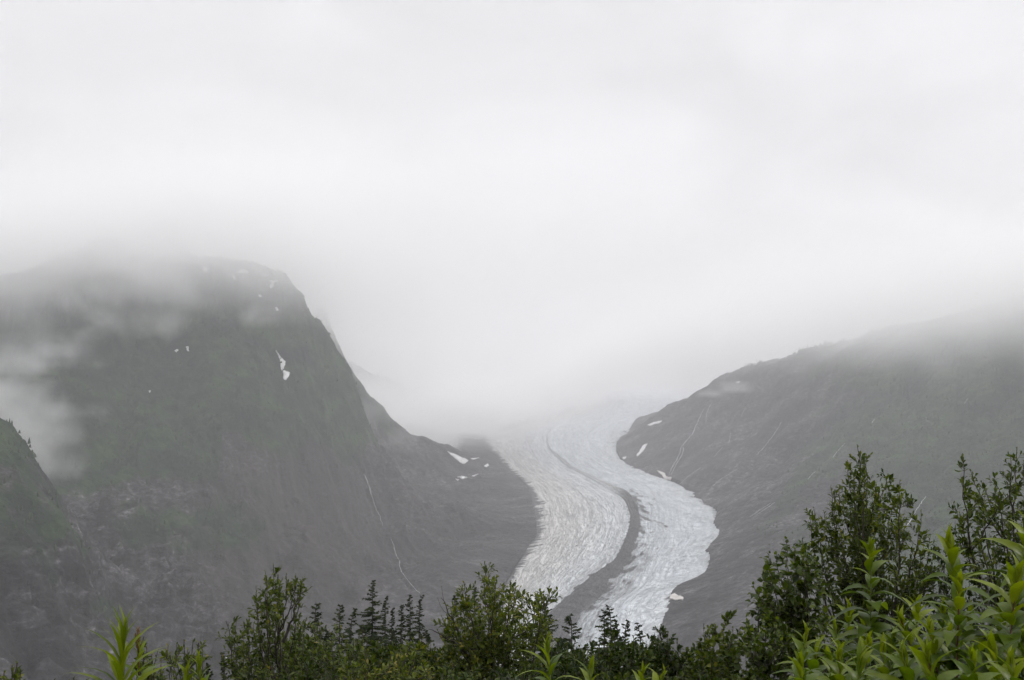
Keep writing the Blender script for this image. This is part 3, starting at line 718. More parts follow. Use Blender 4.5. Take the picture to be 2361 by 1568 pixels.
def far_woods():
    rng = np.random.default_rng(5)
    verts, faces = [], []
    i_, j_ = np.nonzero((VEG > .35) & (RR > 1300) & (RR < 5200) & (np.abs(AZ) < .62))
    w = VEG[i_, j_] * RR[i_, j_] * (.35 + (fbm(TX[i_, j_] / 90, TY[i_, j_] / 90, 3, 301) > .05))
    pick = rng.choice(len(i_), 15000, replace=True, p=w / w.sum())
    pts = [(TX[i_[q], j_[q]] + rng.uniform(-6, 6), TY[i_[q], j_[q]] + rng.uniform(-6, 6), TZ[i_[q], j_[q]]) for q in pick]
    for px, n_ in ((1740, 14), (1725, 8), (1850, 16), (1870, 10), (1835, 8), (1905, 12), (1760, 5), (1950, 12), (2010, 10), (2100, 8), (120, 8), (60, 6)):   # trees on the skyline of the right slope
        for _ in range(n_):
            x = px + rng.normal() * 9
            A = math.atan(ray(x, 860)[0]); i = np.searchsorted(az, A) - 1; s_ = slice(np.searchsorted(rr, 1300), np.searchsorted(rr, 5500)); j = s_.start + int(np.argmax(ELEV[i, s_]))
            pts.append((TX[i, j], TY[i, j], TZ[i, j], 1))
    for p_ in pts:
        x, y, z = p_[:3]; h = rng.uniform(6, 14) if len(p_) > 3 else rng.choice([rng.uniform(3, 6), rng.uniform(6, 12)], p=[.7, .3]); r = h * rng.uniform(.2, .32) if h > 6 else h * rng.uniform(.5, .9)
        a0 = rng.uniform(0, 6); b = len(verts); lean = rng.uniform(-.05, .05, 2) * h
        for k_ in range(5):
            t_ = a0 + k_ * 1.2566; rk = r * rng.uniform(.7, 1.25)
            verts.append((x + rk * math.cos(t_), y + rk * math.sin(t_), z - 1.5 + rng.uniform(0, .15) * h))
        for k_ in range(5):
            t_ = a0 + .6 + k_ * 1.2566; rk = r * rng.uniform(.35, .7)
            verts.append((x + rk * math.cos(t_) + lean[0], y + rk * math.sin(t_) + lean[1], z + h * rng.uniform(.45, .62)))
        verts.append((x + lean[0] * 2, y + lean[1] * 2, z + h))
        for k_ in range(5):
            k2 = (k_ + 1) % 5
            faces += [(b + k_, b + k2, b + 5 + k_), (b + k2, b + 5 + k2, b + 5 + k_), (b + 5 + k_, b + 5 + k2, b + 10)]
    m = simple_mat('far_leaves', [(.3, (.010, .018, .011)), (.7, (.04, .06, .024))], .03, .8)
    tag(link_mesh('far_woods', np.array(verts), np.array(faces), m, smooth=False), 'dark scrub and small trees covering the green slopes', None, None, 'stuff')
far_woods()
# ------------------------------------------------------------------ haze and cloud
def haze_box():
    R_, z0, z1 = 14050.0, -625.0, 815.0
    v = [(x, y, z) for z in (z0, z1) for y in (-R_, R_) for x in (-R_, R_)]
    f = [(0, 2, 3, 1), (4, 5, 7, 6), (0, 1, 5, 4), (2, 6, 7, 3), (0, 4, 6, 2), (1, 3, 7, 5)]
    m = bpy.data.materials.new('haze_air'); m.use_nodes = True; t = m.node_tree; t.nodes.clear()
    pv = N(t, 'ShaderNodeVolumePrincipled'); o = N(t, 'ShaderNodeOutputMaterial')
    pv.inputs['Color'].default_value = (.98, .976, 1, 1); pv.inputs['Density'].default_value = HAZE; pv.inputs['Anisotropy'].default_value = .35
    t.links.new(pv.outputs[0], o.inputs['Volume'])
    tag(link_mesh('haze', v, f, m, smooth=False), 'thin pale mist filling the whole valley', None, None, 'stuff')
HAZE = 1.1e-4
haze_box()

def cloud_mat(name, dens, aniso=.4):
    m = bpy.data.materials.new(name); m.use_nodes = True; t = m.node_tree; t.nodes.clear()
    pv = N(t, 'ShaderNodeVolumePrincipled'); o = N(t, 'ShaderNodeOutputMaterial')
    pv.inputs['Color'].default_value = (1, 1, 1, 1); pv.inputs['Density'].default_value = dens; pv.inputs['Anisotropy'].default_value = aniso
    t.links.new(pv.outputs[0], o.inputs['Volume'])
    return m
class GN:
    """small helper to write a density field"""
    def __init__(s, name):
        s.g = bpy.data.node_groups.new(name, 'GeometryNodeTree')
        s.g.interface.new_socket('Geometry', in_out='OUTPUT', socket_type='NodeSocketGeometry')
        s.pos = s.g.nodes.new('GeometryNodeInputPosition').outputs[0]
        sep = s.g.nodes.new('ShaderNodeSeparateXYZ'); s.g.links.new(s.pos, sep.inputs[0])
        s.x, s.y, s.z = sep.outputs
    def put(s, sock, v):
        if hasattr(v, 'is_linked'): s.g.links.new(v, sock)
        else: sock.default_value = v
    def m(s, op, a, b=None, clamp=False):
        n = s.g.nodes.new('ShaderNodeMath'); n.operation = op; n.use_clamp = clamp
        s.put(n.inputs[0], a)
        if b is not None: s.put(n.inputs[1], b)
        return n.outputs[0]
    def mr(s, v, a, b, c0, d, smooth=True):
        n = s.g.nodes.new('ShaderNodeMapRange'); n.interpolation_type = 'SMOOTHSTEP' if smooth else 'LINEAR'
        for i, q in enumerate((v, a, b, c0, d)): s.put(n.inputs[i], q)
        return n.outputs[0]
    def noise(s, scale, detail=4, rough=.55, stretch=(1, 1, 1), dist=0.0, off=(0, 0, 0)):
        q = s.g.nodes.new('ShaderNodeVectorMath'); q.operation = 'MULTIPLY_ADD'; s.g.links.new(s.pos, q.inputs[0])
        q.inputs[1].default_value = [scale * k_ for k_ in stretch]; q.inputs[2].default_value = off
        n = s.g.nodes.new('ShaderNodeTexNoise'); n.inputs['Scale'].default_value = 1; n.inputs['Detail'].default_value = detail
        n.inputs['Roughness'].default_value = rough; n.inputs['Distortion'].default_value = dist
        s.g.links.new(q.outputs[0], n.inputs['Vector'])
        return s.m('SUBTRACT', n.outputs[0], .5)
    def finish(s, name, dens, lo, hi, res, mat, label):
        vc = s.g.nodes.new('GeometryNodeVolumeCube')
        s.put(vc.inputs['Density'], dens)
        vc.inputs['Min'].default_value = lo; vc.inputs['Max'].default_value = hi
        for q, r in zip(('X', 'Y', 'Z'), res): vc.inputs['Resolution ' + q].default_value = r
        sm = s.g.nodes.new('GeometryNodeSetMaterial'); sm.inputs['Material'].default_value = mat
        go = s.g.nodes.new('NodeGroupOutput')
        s.g.links.new(vc.outputs[0], sm.inputs['Geometry']); s.g.links.new(sm.outputs[0], go.inputs[0])
        vd = bpy.data.volumes.new(name); vd.materials.append(mat)
        o = bpy.data.objects.new(name, vd); COL.objects.link(o)
        md = o.modifiers.new('field', 'NODES'); md.node_group = s.g
        tag(o, label, None, None, 'stuff')
        return o
def deck():
    g = GN('deck_field')
    left = g.mr(g.y, 3050, 4900, 200, -400)
    right = g.mr(g.y, 3300, 8500, 45, -150)
    left = g.m('SUBTRACT', left, g.m('MULTIPLY', g.mr(g.x, -1450, -850, 110, 0), g.mr(g.y, 3300, 4000, 1, 0)))
    w = g.mr(g.x, -100, 800, 0, 1)
    base = g.m('ADD', g.m('MULTIPLY', left, g.m('SUBTRACT', 1, w)), g.m('MULTIPLY', right, w))
    n = g.m('ADD', g.noise(1 / 480, 5, .62, (1, 1, 1.1), .9), g.m('MULTIPLY', g.noise(1 / 170, 4, .62, (1, 1, 1.0), 1.0), .5))
    q = g.m('ADD', g.m('SUBTRACT', g.z, base), g.m('MULTIPLY', n, 520))
    d = g.m('POWER', g.mr(q, -70, 270, 0, 1), 1.3)
    d = g.m('MULTIPLY', d, g.mr(g.m('SUBTRACT', q, 0), 240, 460, 1, 0))
    d = g.m('MULTIPLY', d, g.mr(g.y, 1900, 2700, 0, 1))
    thick_ = g.m('MULTIPLY', g.mr(g.x, -800, -350, 1, 0), g.mr(g.y, 3500, 4200, 1, 0))
    d = g.m('MULTIPLY', d, g.m('ADD', 1, g.m('MULTIPLY', thick_, 1.3)))
    gap = g.m('MULTIPLY', g.m('MULTIPLY', g.mr(g.x, -430, 50, 0, 1), g.mr(g.x, 700, 1500, 1, 0)), g.mr(g.y, 3600, 4700, 1, 0))
    d = g.m('MULTIPLY', d, g.m('SUBTRACT', 1, g.m('MULTIPLY', gap, .8)))
    g.finish('cloud_deck', d, (-5200, 1400, -330), (5200, 9800, 760), (208, 168, 44), cloud_mat('cloud_vapour', .0024, .15), 'low grey cloud bank lying over the mountain tops')
deck()
def wisps(name, label, blobs, lo, hi, vox, dens, scale, thr, seed):
    g = GN(name + '_field'); tot = None
    for (c0, r) in blobs:
        s2 = None
        for ax, cc, rr_ in zip((g.x, g.y, g.z), c0, r):
            e = g.m('POWER', g.m('DIVIDE', g.m('SUBTRACT', ax, cc), rr_), 2)
            s2 = e if s2 is None else g.m('ADD', s2, e)
        f = g.mr(s2, 0, 1, 1, 0)
        tot = f if tot is None else g.m('MAXIMUM', tot, f)
    n = g.noise(1 / scale, 5, .62, (1, 1, .85), 1.1, (seed, seed * .7, 3))
    d = g.mr(g.m('SUBTRACT', g.m('ADD', g.m('MULTIPLY', n, 3.4), tot), thr), 0, 1.1, 0, 1)
    d = g.m('MULTIPLY', d, g.mr(tot, 0, .6, 0, 1))
    res = [max(4, int((h - l) / vox)) for l, h in zip(lo, hi)]
    g.finish(name, d, lo, hi, res, cloud_mat(name + '_vapour', dens), label)
def wb(lst, vox, pad=0):
    bl = [(tuple(at(px, py, Y)), (rx, ry, rz)) for px, py, Y, rx, ry, rz in lst]
    lo = tuple(min(c0[i] - r[i] for c0, r in bl) for i in range(3)); hi = tuple(max(c0[i] + r[i] for c0, r in bl) for i in range(3))
    return bl, lo, hi, vox
wisps('cloud_wisp', 'pale mist hanging in the ravine at the left edge', *wb([(-80, 930, 1950, 340, 260, 110), (40, 1005, 1950, 190, 200, 85), (-40, 835, 2100, 330, 260, 50), (100, 950, 2000, 190, 180, 45), (110, 1060, 1880, 110, 120, 70), (90, 810, 2150, 160, 160, 35)], 12), .0090, 125, .56, 2.3)
wisps('cloud_wisp', 'thin torn mist drifting across the upper left mountain face', *wb([(220, 690, 2500, 180, 180, 80), (370, 670, 2560, 170, 180, 95), (300, 745, 2450, 260, 170, 75), (90, 800, 2350, 260, 200, 80), (600, 720, 2650, 110, 150, 70)], 12), .0042, 120, .58, 7.1)
wisps('cloud_wisp', 'mist lying behind the second ridge left of the glacier', *wb([(930, 985, 4700, 280, 450, 120), (1010, 1018, 4750, 180, 380, 75), (1080, 995, 5300, 260, 400, 90)], 20), .006, 220, .22, 4.4)
wisps('cloud_wisp', 'small puff of mist below the crest of the right slope', *wb([(1700, 893, 4250, 130, 200, 32), (1640, 905, 4350, 90, 150, 25)], 14), .004, 150, .40, 9.4)
wisps('cloud_wisp', 'thin veil of mist between the steep flank and the ridge behind it', *wb([(865, 950, 3550, 150, 300, 120), (925, 1010, 3650, 140, 280, 90)], 16), .0026, 130, .62, 5.9)
# ------------------------------------------------------------------ plants on the near hillside
def leaf_mat(name, stops, gloss=.45, trans=.3, scale=30):
    m, t, p = new_mat(name)
    at_ = N(t, 'ShaderNodeAttribute', attribute_name='tone')
    geo = N(t, 'ShaderNodeNewGeometry')
    n = N(t, 'ShaderNodeTexNoise', i_Scale=scale, i_Detail=3.0); t.links.new(geo.outputs['Position'], n.inputs['Vector'])
    f = mathn(t, 'ADD', at_.outputs['Fac'], mathn(t, 'MULTIPLY', mathn(t, 'SUBTRACT', n.outputs['Fac'], .5), .5))
    col = ramp(t, f, stops)
    back = mixc(t, 1.0, col, (1.25, 1.2, 1.5), 'MULTIPLY')
    colf = mixc(t, geo.outputs['Backfacing'], col, back)
    t.links.new(colf, p.inputs['Base Color']); p.inputs['Roughness'].default_value = gloss; p.inputs['Specular IOR Level'].default_value = .16
    tr = N(t, 'ShaderNodeBsdfTranslucent'); t.links.new(mixc(t, 1.0, col, (1.5, 1.6, .35), 'MULTIPLY'), tr.inputs['Color'])
    ms = N(t, 'ShaderNodeMixShader'); ms.inputs[0].default_value = trans
    t.links.new(p.outputs[0], ms.inputs[1]); t.links.new(tr.outputs[0], ms.inputs[2])
    out = [q for q in t.nodes if q.type == 'OUTPUT_MATERIAL'][0]; t.links.new(ms.outputs[0], out.inputs[0])
    return m
M_willow = leaf_mat('willow_leaf', [(.05, (.016, .026, .006)), (.45, (.046, .066, .010)), (.8, (.105, .128, .016)), (1.0, (.19, .155, .03))])
M_dark = leaf_mat('dark_leaf', [(.05, (.009, .016, .005)), (.5, (.026, .041, .008)), (.95, (.070, .088, .014))])
M_birch = leaf_mat('birch_leaf', [(.05, (.014, .024, .005)), (.5, (.042, .062, .008)), (.95, (.105, .135, .014))], .35)
M_herb = leaf_mat('herb_leaf', [(.0, (.020, .036, .004)), (.45, (.060, .095, .005)), (.75, (.13, .165, .007)), (1.0, (.17, .20, .010))], .38, .35, 12)
M_needle = leaf_mat('needles', [(.05, (.008, .015, .006)), (.5, (.022, .033, .010)), (.95, (.055, .066, .018))], .6, .12)
M_bark = simple_mat('dark_bark', [(.3, (.028, .023, .019)), (.7, (.085, .072, .060))], 40, .8, .5, .004)
M_gbark = simple_mat('grey_bark', [(.3, (.06, .055, .05)), (.7, (.17, .155, .14))], 40, .8, .5, .004)
M_rstem = simple_mat('red_stem', [(.3, (.055, .020, .016)), (.7, (.13, .055, .035))], 30, .5, .2, .002)
M_gstem = simple_mat('green_stem', [(.3, (.07, .10, .03)), (.7, (.13, .15, .05))], 30, .5, .2, .002)
M_bud = simple_mat('flower_bud', [(.3, (.10, .05, .03)), (.7, (.20, .13, .05))], 60, .6, .2, .002)
def ground_z(x, y): return float(near_hill(np.array([x], float), np.array([y], float))[0])

class Tubes:
    def __init__(s): s.v = []; s.f = []; s.n = 0
    def add(s, P, r0, r1, k=5, power=1.0):
        P = np.asarray(P, float); n = len(P)
        T = np.gradient(P, axis=0); T /= np.linalg.norm(T, axis=1)[:, None] + 1e-9
        a = np.array([1, 0, 0]) if abs(T[0, 0]) < .8 else np.array([0, 1, 0])
        U = np.cross(T, a); U /= np.linalg.norm(U, axis=1)[:, None] + 1e-9; W_ = np.cross(T, U)
        f = np.linspace(0, 1, n) ** power; R_ = (r0 * (1 - f) + r1 * f)[:, None]
        for q in range(k):
            pass
        ang = np.arange(k) * 2 * math.pi / k
        ring = P[:, None] + R_[:, None] * (np.cos(ang)[None, :, None] * U[:, None] + np.sin(ang)[None, :, None] * W_[:, None])
        s.v.append(ring.reshape(-1, 3))
        i, j = np.meshgrid(np.arange(n - 1), np.arange(k), indexing='ij'); j2 = (j + 1) % k
        s.f.append((np.stack([i * k + j, i * k + j2, (i + 1) * k + j2, (i + 1) * k + j], -1) + s.n).reshape(-1, 4))
        s.n += n * k
    def build(s, name, mat, parent):
        return link_mesh(name, np.concatenate(s.v) - np.array(parent.location), np.concatenate(s.f), mat, parent)
LEAF_T = {  # template rows: along, half width, rise
 'oval': [(0, .03, 0), (.22, .30, .03), (.5, .5, .05), (.78, .38, .03), (1, .03, -.04)],
 'birch': [(0, .05, 0), (.18, .42, .02), (.4, .5, .03), (.72, .26, .0), (1, .02, -.08)],
 'lance': [(0, .12, 0), (.1, .30, .04), (.25, .46, .075), (.42, .5, .085), (.6, .42, .06), (.78, .27, .0), (.9, .14, -.06), (1, .015, -.13)],
 'blade': [(0, .35, 0), (.5, .5, .02), (1, .05, -.05)],
}
class Leaves:
    def __init__(s): s.b = []; s.d = []; s.u = []; s.l = []; s.w = []; s.t = []; s.c = []
    def add(s, b, d, u, l, w, tone, curl=0.0):
        s.b.append(b); s.d.append(d); s.u.append(u); s.l.append(l); s.w.append(w); s.t.append(tone); s.c.append(curl)
    def build(s, name, kind, mat, parent, fold=.35):
        b = np.array(s.b); d = np.array(s.d); u = np.array(s.u); l = np.array(s.l)[:, None]; w = np.array(s.w)[:, None]; cu = np.array(s.c)[:, None]
        d /= np.linalg.norm(d, axis=1)[:, None]
        sd_ = np.cross(d, u); sd_ /= np.linalg.norm(sd_, axis=1)[:, None] + 1e-9; up = np.cross(sd_, d)
        T = LEAF_T[kind]; rows = []
        for a_, hw, ri in T:
            c0 = b + d * l * a_ * (1 - .12 * cu * a_) + up * l * (ri - cu * a_ * a_ * .5)
            e = up * (hw * w * fold)
            rows += [c0 - sd_ * hw * w + e, c0, c0 + sd_ * hw * w + e]
        V_ = np.stack(rows, 1); k = len(T); n = len(b)
        f1 = []
        for q in range(k - 1):
            o_ = q * 3
            f1 += [(o_, o_ + 1, o_ + 4, o_ + 3), (o_ + 1, o_ + 2, o_ + 5, o_ + 4)]
        f1 = np.array(f1); F_ = (f1[None] + (np.arange(n) * k * 3)[:, None, None]).reshape(-1, 4)
        o = link_mesh(name, V_.reshape(-1, 3) - np.array(parent.location), F_, mat, parent)
        at_ = o.data.attributes.new('tone', 'FLOAT', 'POINT'); at_.data.foreach_set('value', np.repeat(np.array(s.t), k * 3).astype(np.float32))
        return o
def unit(v): return v / (np.linalg.norm(v) + 1e-9)
def bez(a, b, c_, n=10, wob=0, R=None):
    t_ = np.linspace(0, 1, n)[:, None]; P = (1 - t_) ** 2 * a + 2 * t_ * (1 - t_) * b + t_ ** 2 * c_
    if wob and R is not None:
        nz = R.normal(size=(n, 3)) * wob; nz[0] = 0; nz[-1] = 0; P = P + nz
    return P
UP = np.array([0, 0, 1.0])

def woody(name, label, cat, base, D, tips, leaf=.05, ratio=.42, kind='oval', mat=None, bark=None, gap=.075, twig=.20, lgap=.020, thick=.016, droop=0.0,
          seed=1, group='broad leaved shrubs on the near hillside', bare=(), tone=0.0, depth=.5, up=.5, start=.22, trunks=1, fill=1.0):
    """a shrub: stem(s) from the ground, a branch to every tip, twigs along the branches, a leaf at every node"""
    R = np.random.default_rng(seed); mat = mat or M_willow; bark = bark or M_bark
    bx_ = ray(base, 1500)[0] * D; g = ground_z(bx_, D); root = np.array([bx_, D, g - .1])
    e = empty(name, (bx_, D, g)); tag(e, label, cat, group)
    tub = Tubes(); lv = Leaves()
    T3 = [np.array(at(x, y, D + R.uniform(-depth, depth))) for x, y in tips]
    top = T3[0]
    trunk = bez(root, root * .35 + top * .65 + np.array([0, 0, -.1 * (top[2] - root[2])]) + R.normal(size=3) * .05, top, 22, thick * .5, R)
    tub.add(trunk, thick * .8, .0025, 6, .7)
    paths = [(trunk, 0.0)]
    for i, tp in enumerate(T3[1:]):
        hz = (tp[2] - g) / max(top[2] - g, .1)
        f = np.clip(hz * R.uniform(.35, .70), .06, .86)
        # branch from the nearest suitable earlier path sometimes
        src = trunk
        if i > 3 and R.random() < .55:
            cand = min(paths, key=lambda q: np.linalg.norm(q[0][len(q[0]) * 3 // 5] - tp) + (0 if q[0][len(q[0]) * 3 // 5][2] < tp[2] else 9))
            src = cand[0]; f = R.uniform(.3, .62)
        s0 = src[int(f * (len(src) - 1))]
        if s0[2] > tp[2] - .05: s0 = trunk[int(np.clip(f * .5, .03, .9) * (len(trunk) - 1))]
        mid = s0 * .5 + tp * .5; out = tp - s0; mid = mid + np.array([out[0] * .22, out[1] * .22, -abs(out[2]) * .16]) + R.normal(size=3) * .04 * np.linalg.norm(out)
        if droop: mid[2] += droop * np.linalg.norm(out) * .35
        ln = np.linalg.norm(out); P = bez(s0, mid, tp, max(8, int(ln / .08)), .008, R)
        tub.add(P, min(thick * .5, .003 + ln * thick * .25), .0018, 5); paths.append((P, 0))
    for bt in bare:                                          # leafless twigs
        s0 = np.array(at(*bt[0], D - .2)); tp = np.array(at(*bt[1], D - .3)); P = bez(s0, (s0 + tp) / 2 + np.array([.03, 0, .02]), tp, 12, .008, R)
        tub.add(P, thick * .45, .002, 5)
        for _ in range(4):
            q = P[R.integers(4, 11)]; tub.add(bez(q, q + unit(tp - s0) * .05 + R.normal(size=3) * .02, q + unit(tp - s0) * .10 + R.normal(size=3) * .05, 4), .0022, .001, 4)
    def leafy(P, n, l0, td):
        L_ = len(P) - 1
        for q in range(n):
            f = (q + .6) / n; i = min(int(f * L_), L_ - 1); p = P[i] + (P[i + 1] - P[i]) * (f * L_ - i); d = unit(P[i + 1] - P[i])
            side_ = R.normal(size=3); side_ -= d * side_.dot(d); side_ = unit(side_)
            k_ = .55 if q < n - 2 else .95
            dd = unit(d * k_ + side_ * (1.0 - k_ * .5) + UP * (.28 * up - droop))
            nn = unit(UP * .9 + R.normal(size=3) * .45 + dd * .01)
            l = l0 * R.uniform(.65, 1.2) * (.6 + .4 * math.sin(math.pi * min(f + .2, 1)))
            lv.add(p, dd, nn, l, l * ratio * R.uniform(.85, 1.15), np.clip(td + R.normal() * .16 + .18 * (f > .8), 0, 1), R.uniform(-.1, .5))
    topz = max(t_[2] for t_ in T3); hgt = topz - g
    for P, _ in paths:
        seg = np.linalg.norm(np.diff(P, axis=0), axis=1).sum(); n = max(3, int(seg * (1 - start) / gap * fill * 1.75))
        td = .42 + tone + R.normal() * .06
        for q in range(n):
            f = start + (1 - start) * (q + R.random()) / n
            i = min(int(f * (len(P) - 1)), len(P) - 2); p = P[i]; d = unit(P[i + 1] - P[i])
            side_ = R.normal(size=3); side_ -= d * side_.dot(d); side_ = unit(side_)
            tl = twig * R.uniform(.5, 1.2) * (1.15 - .65 * f)
            dd = unit(d * .6 + side_ * .95 + UP * (.3 * up - droop * .6))
            e_ = p + dd * tl; tw_ = bez(p, p + dd * tl * .5 + side_ * tl * .08, e_ + UP * tl * (.18 * up - droop * .4), 5)
            tub.add(tw_, .0019, .0009, 4)
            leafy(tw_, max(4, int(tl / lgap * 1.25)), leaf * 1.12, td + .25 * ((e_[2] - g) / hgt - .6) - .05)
            if R.random() < .55:
                s2 = unit(dd + R.normal(size=3) * .6); q0 = tw_[2]; t2 = bez(q0, q0 + s2 * tl * .3, q0 + s2 * tl * .55 + UP * tl * .1, 4); tub.add(t2, .0014, .0008, 4)
                leafy(t2, max(4, int(tl * .7 / lgap)), leaf * 1.1, td)
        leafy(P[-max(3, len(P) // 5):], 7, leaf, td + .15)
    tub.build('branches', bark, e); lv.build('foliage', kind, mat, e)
    return e

def conifer(label, px, py, D, spread=1.0, seed=1, dens=1.0, group='young conifers behind the bushes'):
    R = np.random.default_rng(seed)
    tp = np.array(at(px, py, D)); g = ground_z(tp[0], D); H = tp[2] - g
    e = empty('conifer_tree', (tp[0], D, g)); tag(e, label, 'conifer', group)
    lean = R.normal(size=2) * .012 * H
    root = np.array([tp[0] - lean[0], D - lean[1], g - .15])
    P = bez(root, (root + tp) / 2 + np.array([lean[0], 0, 0]) * .5, tp, 40)
    bend = R.normal(size=2) * .035
    P[-3:, 0] += bend[0] * np.array([.1, .5, 1.3]); P[-3:, 1] += bend[1] * np.array([.1, .5, 1.3]); P[-1, 2] -= .01
    tub = Tubes(); tub.add(P, .012 * H + .01, .005, 6); lv = Leaves()
    n = int(H * 42 * dens)
    for q in range(n):
        h = (q + R.random()) / n                      # 0 at the top
        dz = h * H * .93
        f = 1 - dz / H; i = min(int(f * 39), 38); p = P[i] + (P[i + 1] - P[i]) * (f * 39 - i)
        L_ = spread * (.04 + .28 * dz ** 1.0 * (1 - .25 * h)) * R.uniform(.45, 1.15)
        L_ = min(L_ * 1.2, spread * 1.5)
        a = R.uniform(0, 2 * math.pi); o_ = np.array([math.cos(a), math.sin(a), 0])
        rise = .45 - .9 * min(dz / 1.6, 1) + R.normal() * .12
        mid = p + o_ * L_ * .55 + UP * L_ * rise * .55; tip = p + o_ * L_ + UP * L_ * (rise * .8 + R.uniform(-.05, .16))
        B = bez(p, mid, tip, 6); tub.add(B, .004 + .006 * min(L_, .6), .0018, 3)
        m_ = max(4, int(L_ / .032)); td = R.uniform(.2, .7)
        for s_ in range(m_):
            fb = (s_ + .5) / m_; j = min(int(fb * 5), 4); b0 = B[j] + (B[j + 1] - B[j]) * (fb * 5 - j); d = unit(B[j + 1] - B[j])
            for sg in (-1, 1):
                sd_ = unit(np.cross(d, UP)) * sg
                dd = unit(d * .75 + sd_ * .8 + UP * R.uniform(-.35, .15))
                l = (.045 + .22 * L_ * (1 - fb * .7)) * R.uniform(.5, 1.1)
                lv.add(b0, dd, unit(UP + R.normal(size=3) * .6), l * 1.15, .030 + .12 * l, np.clip(td + R.normal() * .15, 0, 1), .35)
            if R.random() < .5: lv.add(b0, unit(d + UP * .5), sd_, .05, .016, td + .1, 0)
    for q in range(12):                         # needles on the leader
        f = 1 - .02 * R.random() * 2; i = 38; b0 = P[36] + (P[39] - P[36]) * R.random(); dd = unit(R.normal(size=3) + UP * 1.2)
        lv.add(b0, dd, unit(R.normal(size=3)), .03, .010, .5, 0)
    tub.build('trunk', M_bark, e); lv.build('crown', 'blade', M_needle, e, fold=.15)
    return e

def herb(label, px, py, D, h=None, leaves=38, llen=.12, lw=.026, red=False, bud=False, seed=1, lean=(0, 0), tone=0.0, upr=1.0, group='tall leafy willowherb stems'):
    R = np.random.default_rng(seed)
    tp = np.array(at(px, py, D)); bx_, by_ = tp[0] + lean[0] + R.normal() * .09, D + lean[1] + R.normal() * .08; llen = llen * R.uniform(.82, 1.18); g = ground_z(bx_, by_)
    e = empty('willowherb', (bx_, by_, g)); tag(e, label, 'willowherb', group)
    root = np.array([bx_, by_, g - .03]); H = tp[2] - g
    P = bez(root, np.array([bx_ * .8 + tp[0] * .2, by_ * .8 + tp[1] * .2, g + H * .55]) + R.normal(size=3) * .02, tp, 30)
    tub = Tubes(); tub.add(P, .0048, .0018, 7); tub.build('stem', M_rstem if red else M_gstem, e)
    lv = Leaves(); leaves = int(leaves * 1.25 * max(.6, min(1.3, H / .9)))
    for q in range(leaves):
        f = 1 - (q / leaves) ** 1.15 * .80
        i = min(int(f * 29), 28); p = P[i] + (P[i + 1] - P[i]) * (f * 29 - i); d = unit(P[i + 1] - P[i])
        a = q * 2.4 + R.normal() * .2; o_ = np.array([math.cos(a), math.sin(a), 0])
        age = upr * min(1, (1 - f) / .15)                  # young upright leaves at the tip
        dd = unit(o_ * (.22 + .95 * age) + d * (1.25 - .90 * age) + UP * .05)
        l = llen * 1.22 * (.42 + .62 * min(1, age * 1.15)) * R.uniform(.75, 1.15) * (1 - .12 * (f < .35))
        lv.add(p, dd, unit(UP * .8 + d * .4 + o_ * -.1 + R.normal(size=3) * .16), l, l * lw / llen * (1.7 if lw > .019 else 1.25) * R.uniform(.85, 1.15) * (.75 + .25 * age), np.clip(.42 + tone + .38 * (1 - age) + R.normal() * .13, 0, 1), R.uniform(.25, 1.0) * age)
    lv.build('leaves', 'lance', M_herb, e, fold=.28)
    if bud:
        b = Tubes(); b.add([P[-1], P[-1] + UP * .03 + R.normal(size=3) * .004, P[-1] + UP * .055 + R.normal(size=3) * .008], .005, .002, 7)
        for q in range(22):
            f = q / 22; c0 = P[-1] + UP * (.004 + .05 * f); a = q * 2.4; dd = unit(np.array([math.cos(a), math.sin(a), .7 + f]))
            b.add([c0, c0 + dd * .009, c0 + dd * (.014 - .006 * f)], .0022, .0009, 5)
        b.build('bud_spike', M_bud, e)
    return e

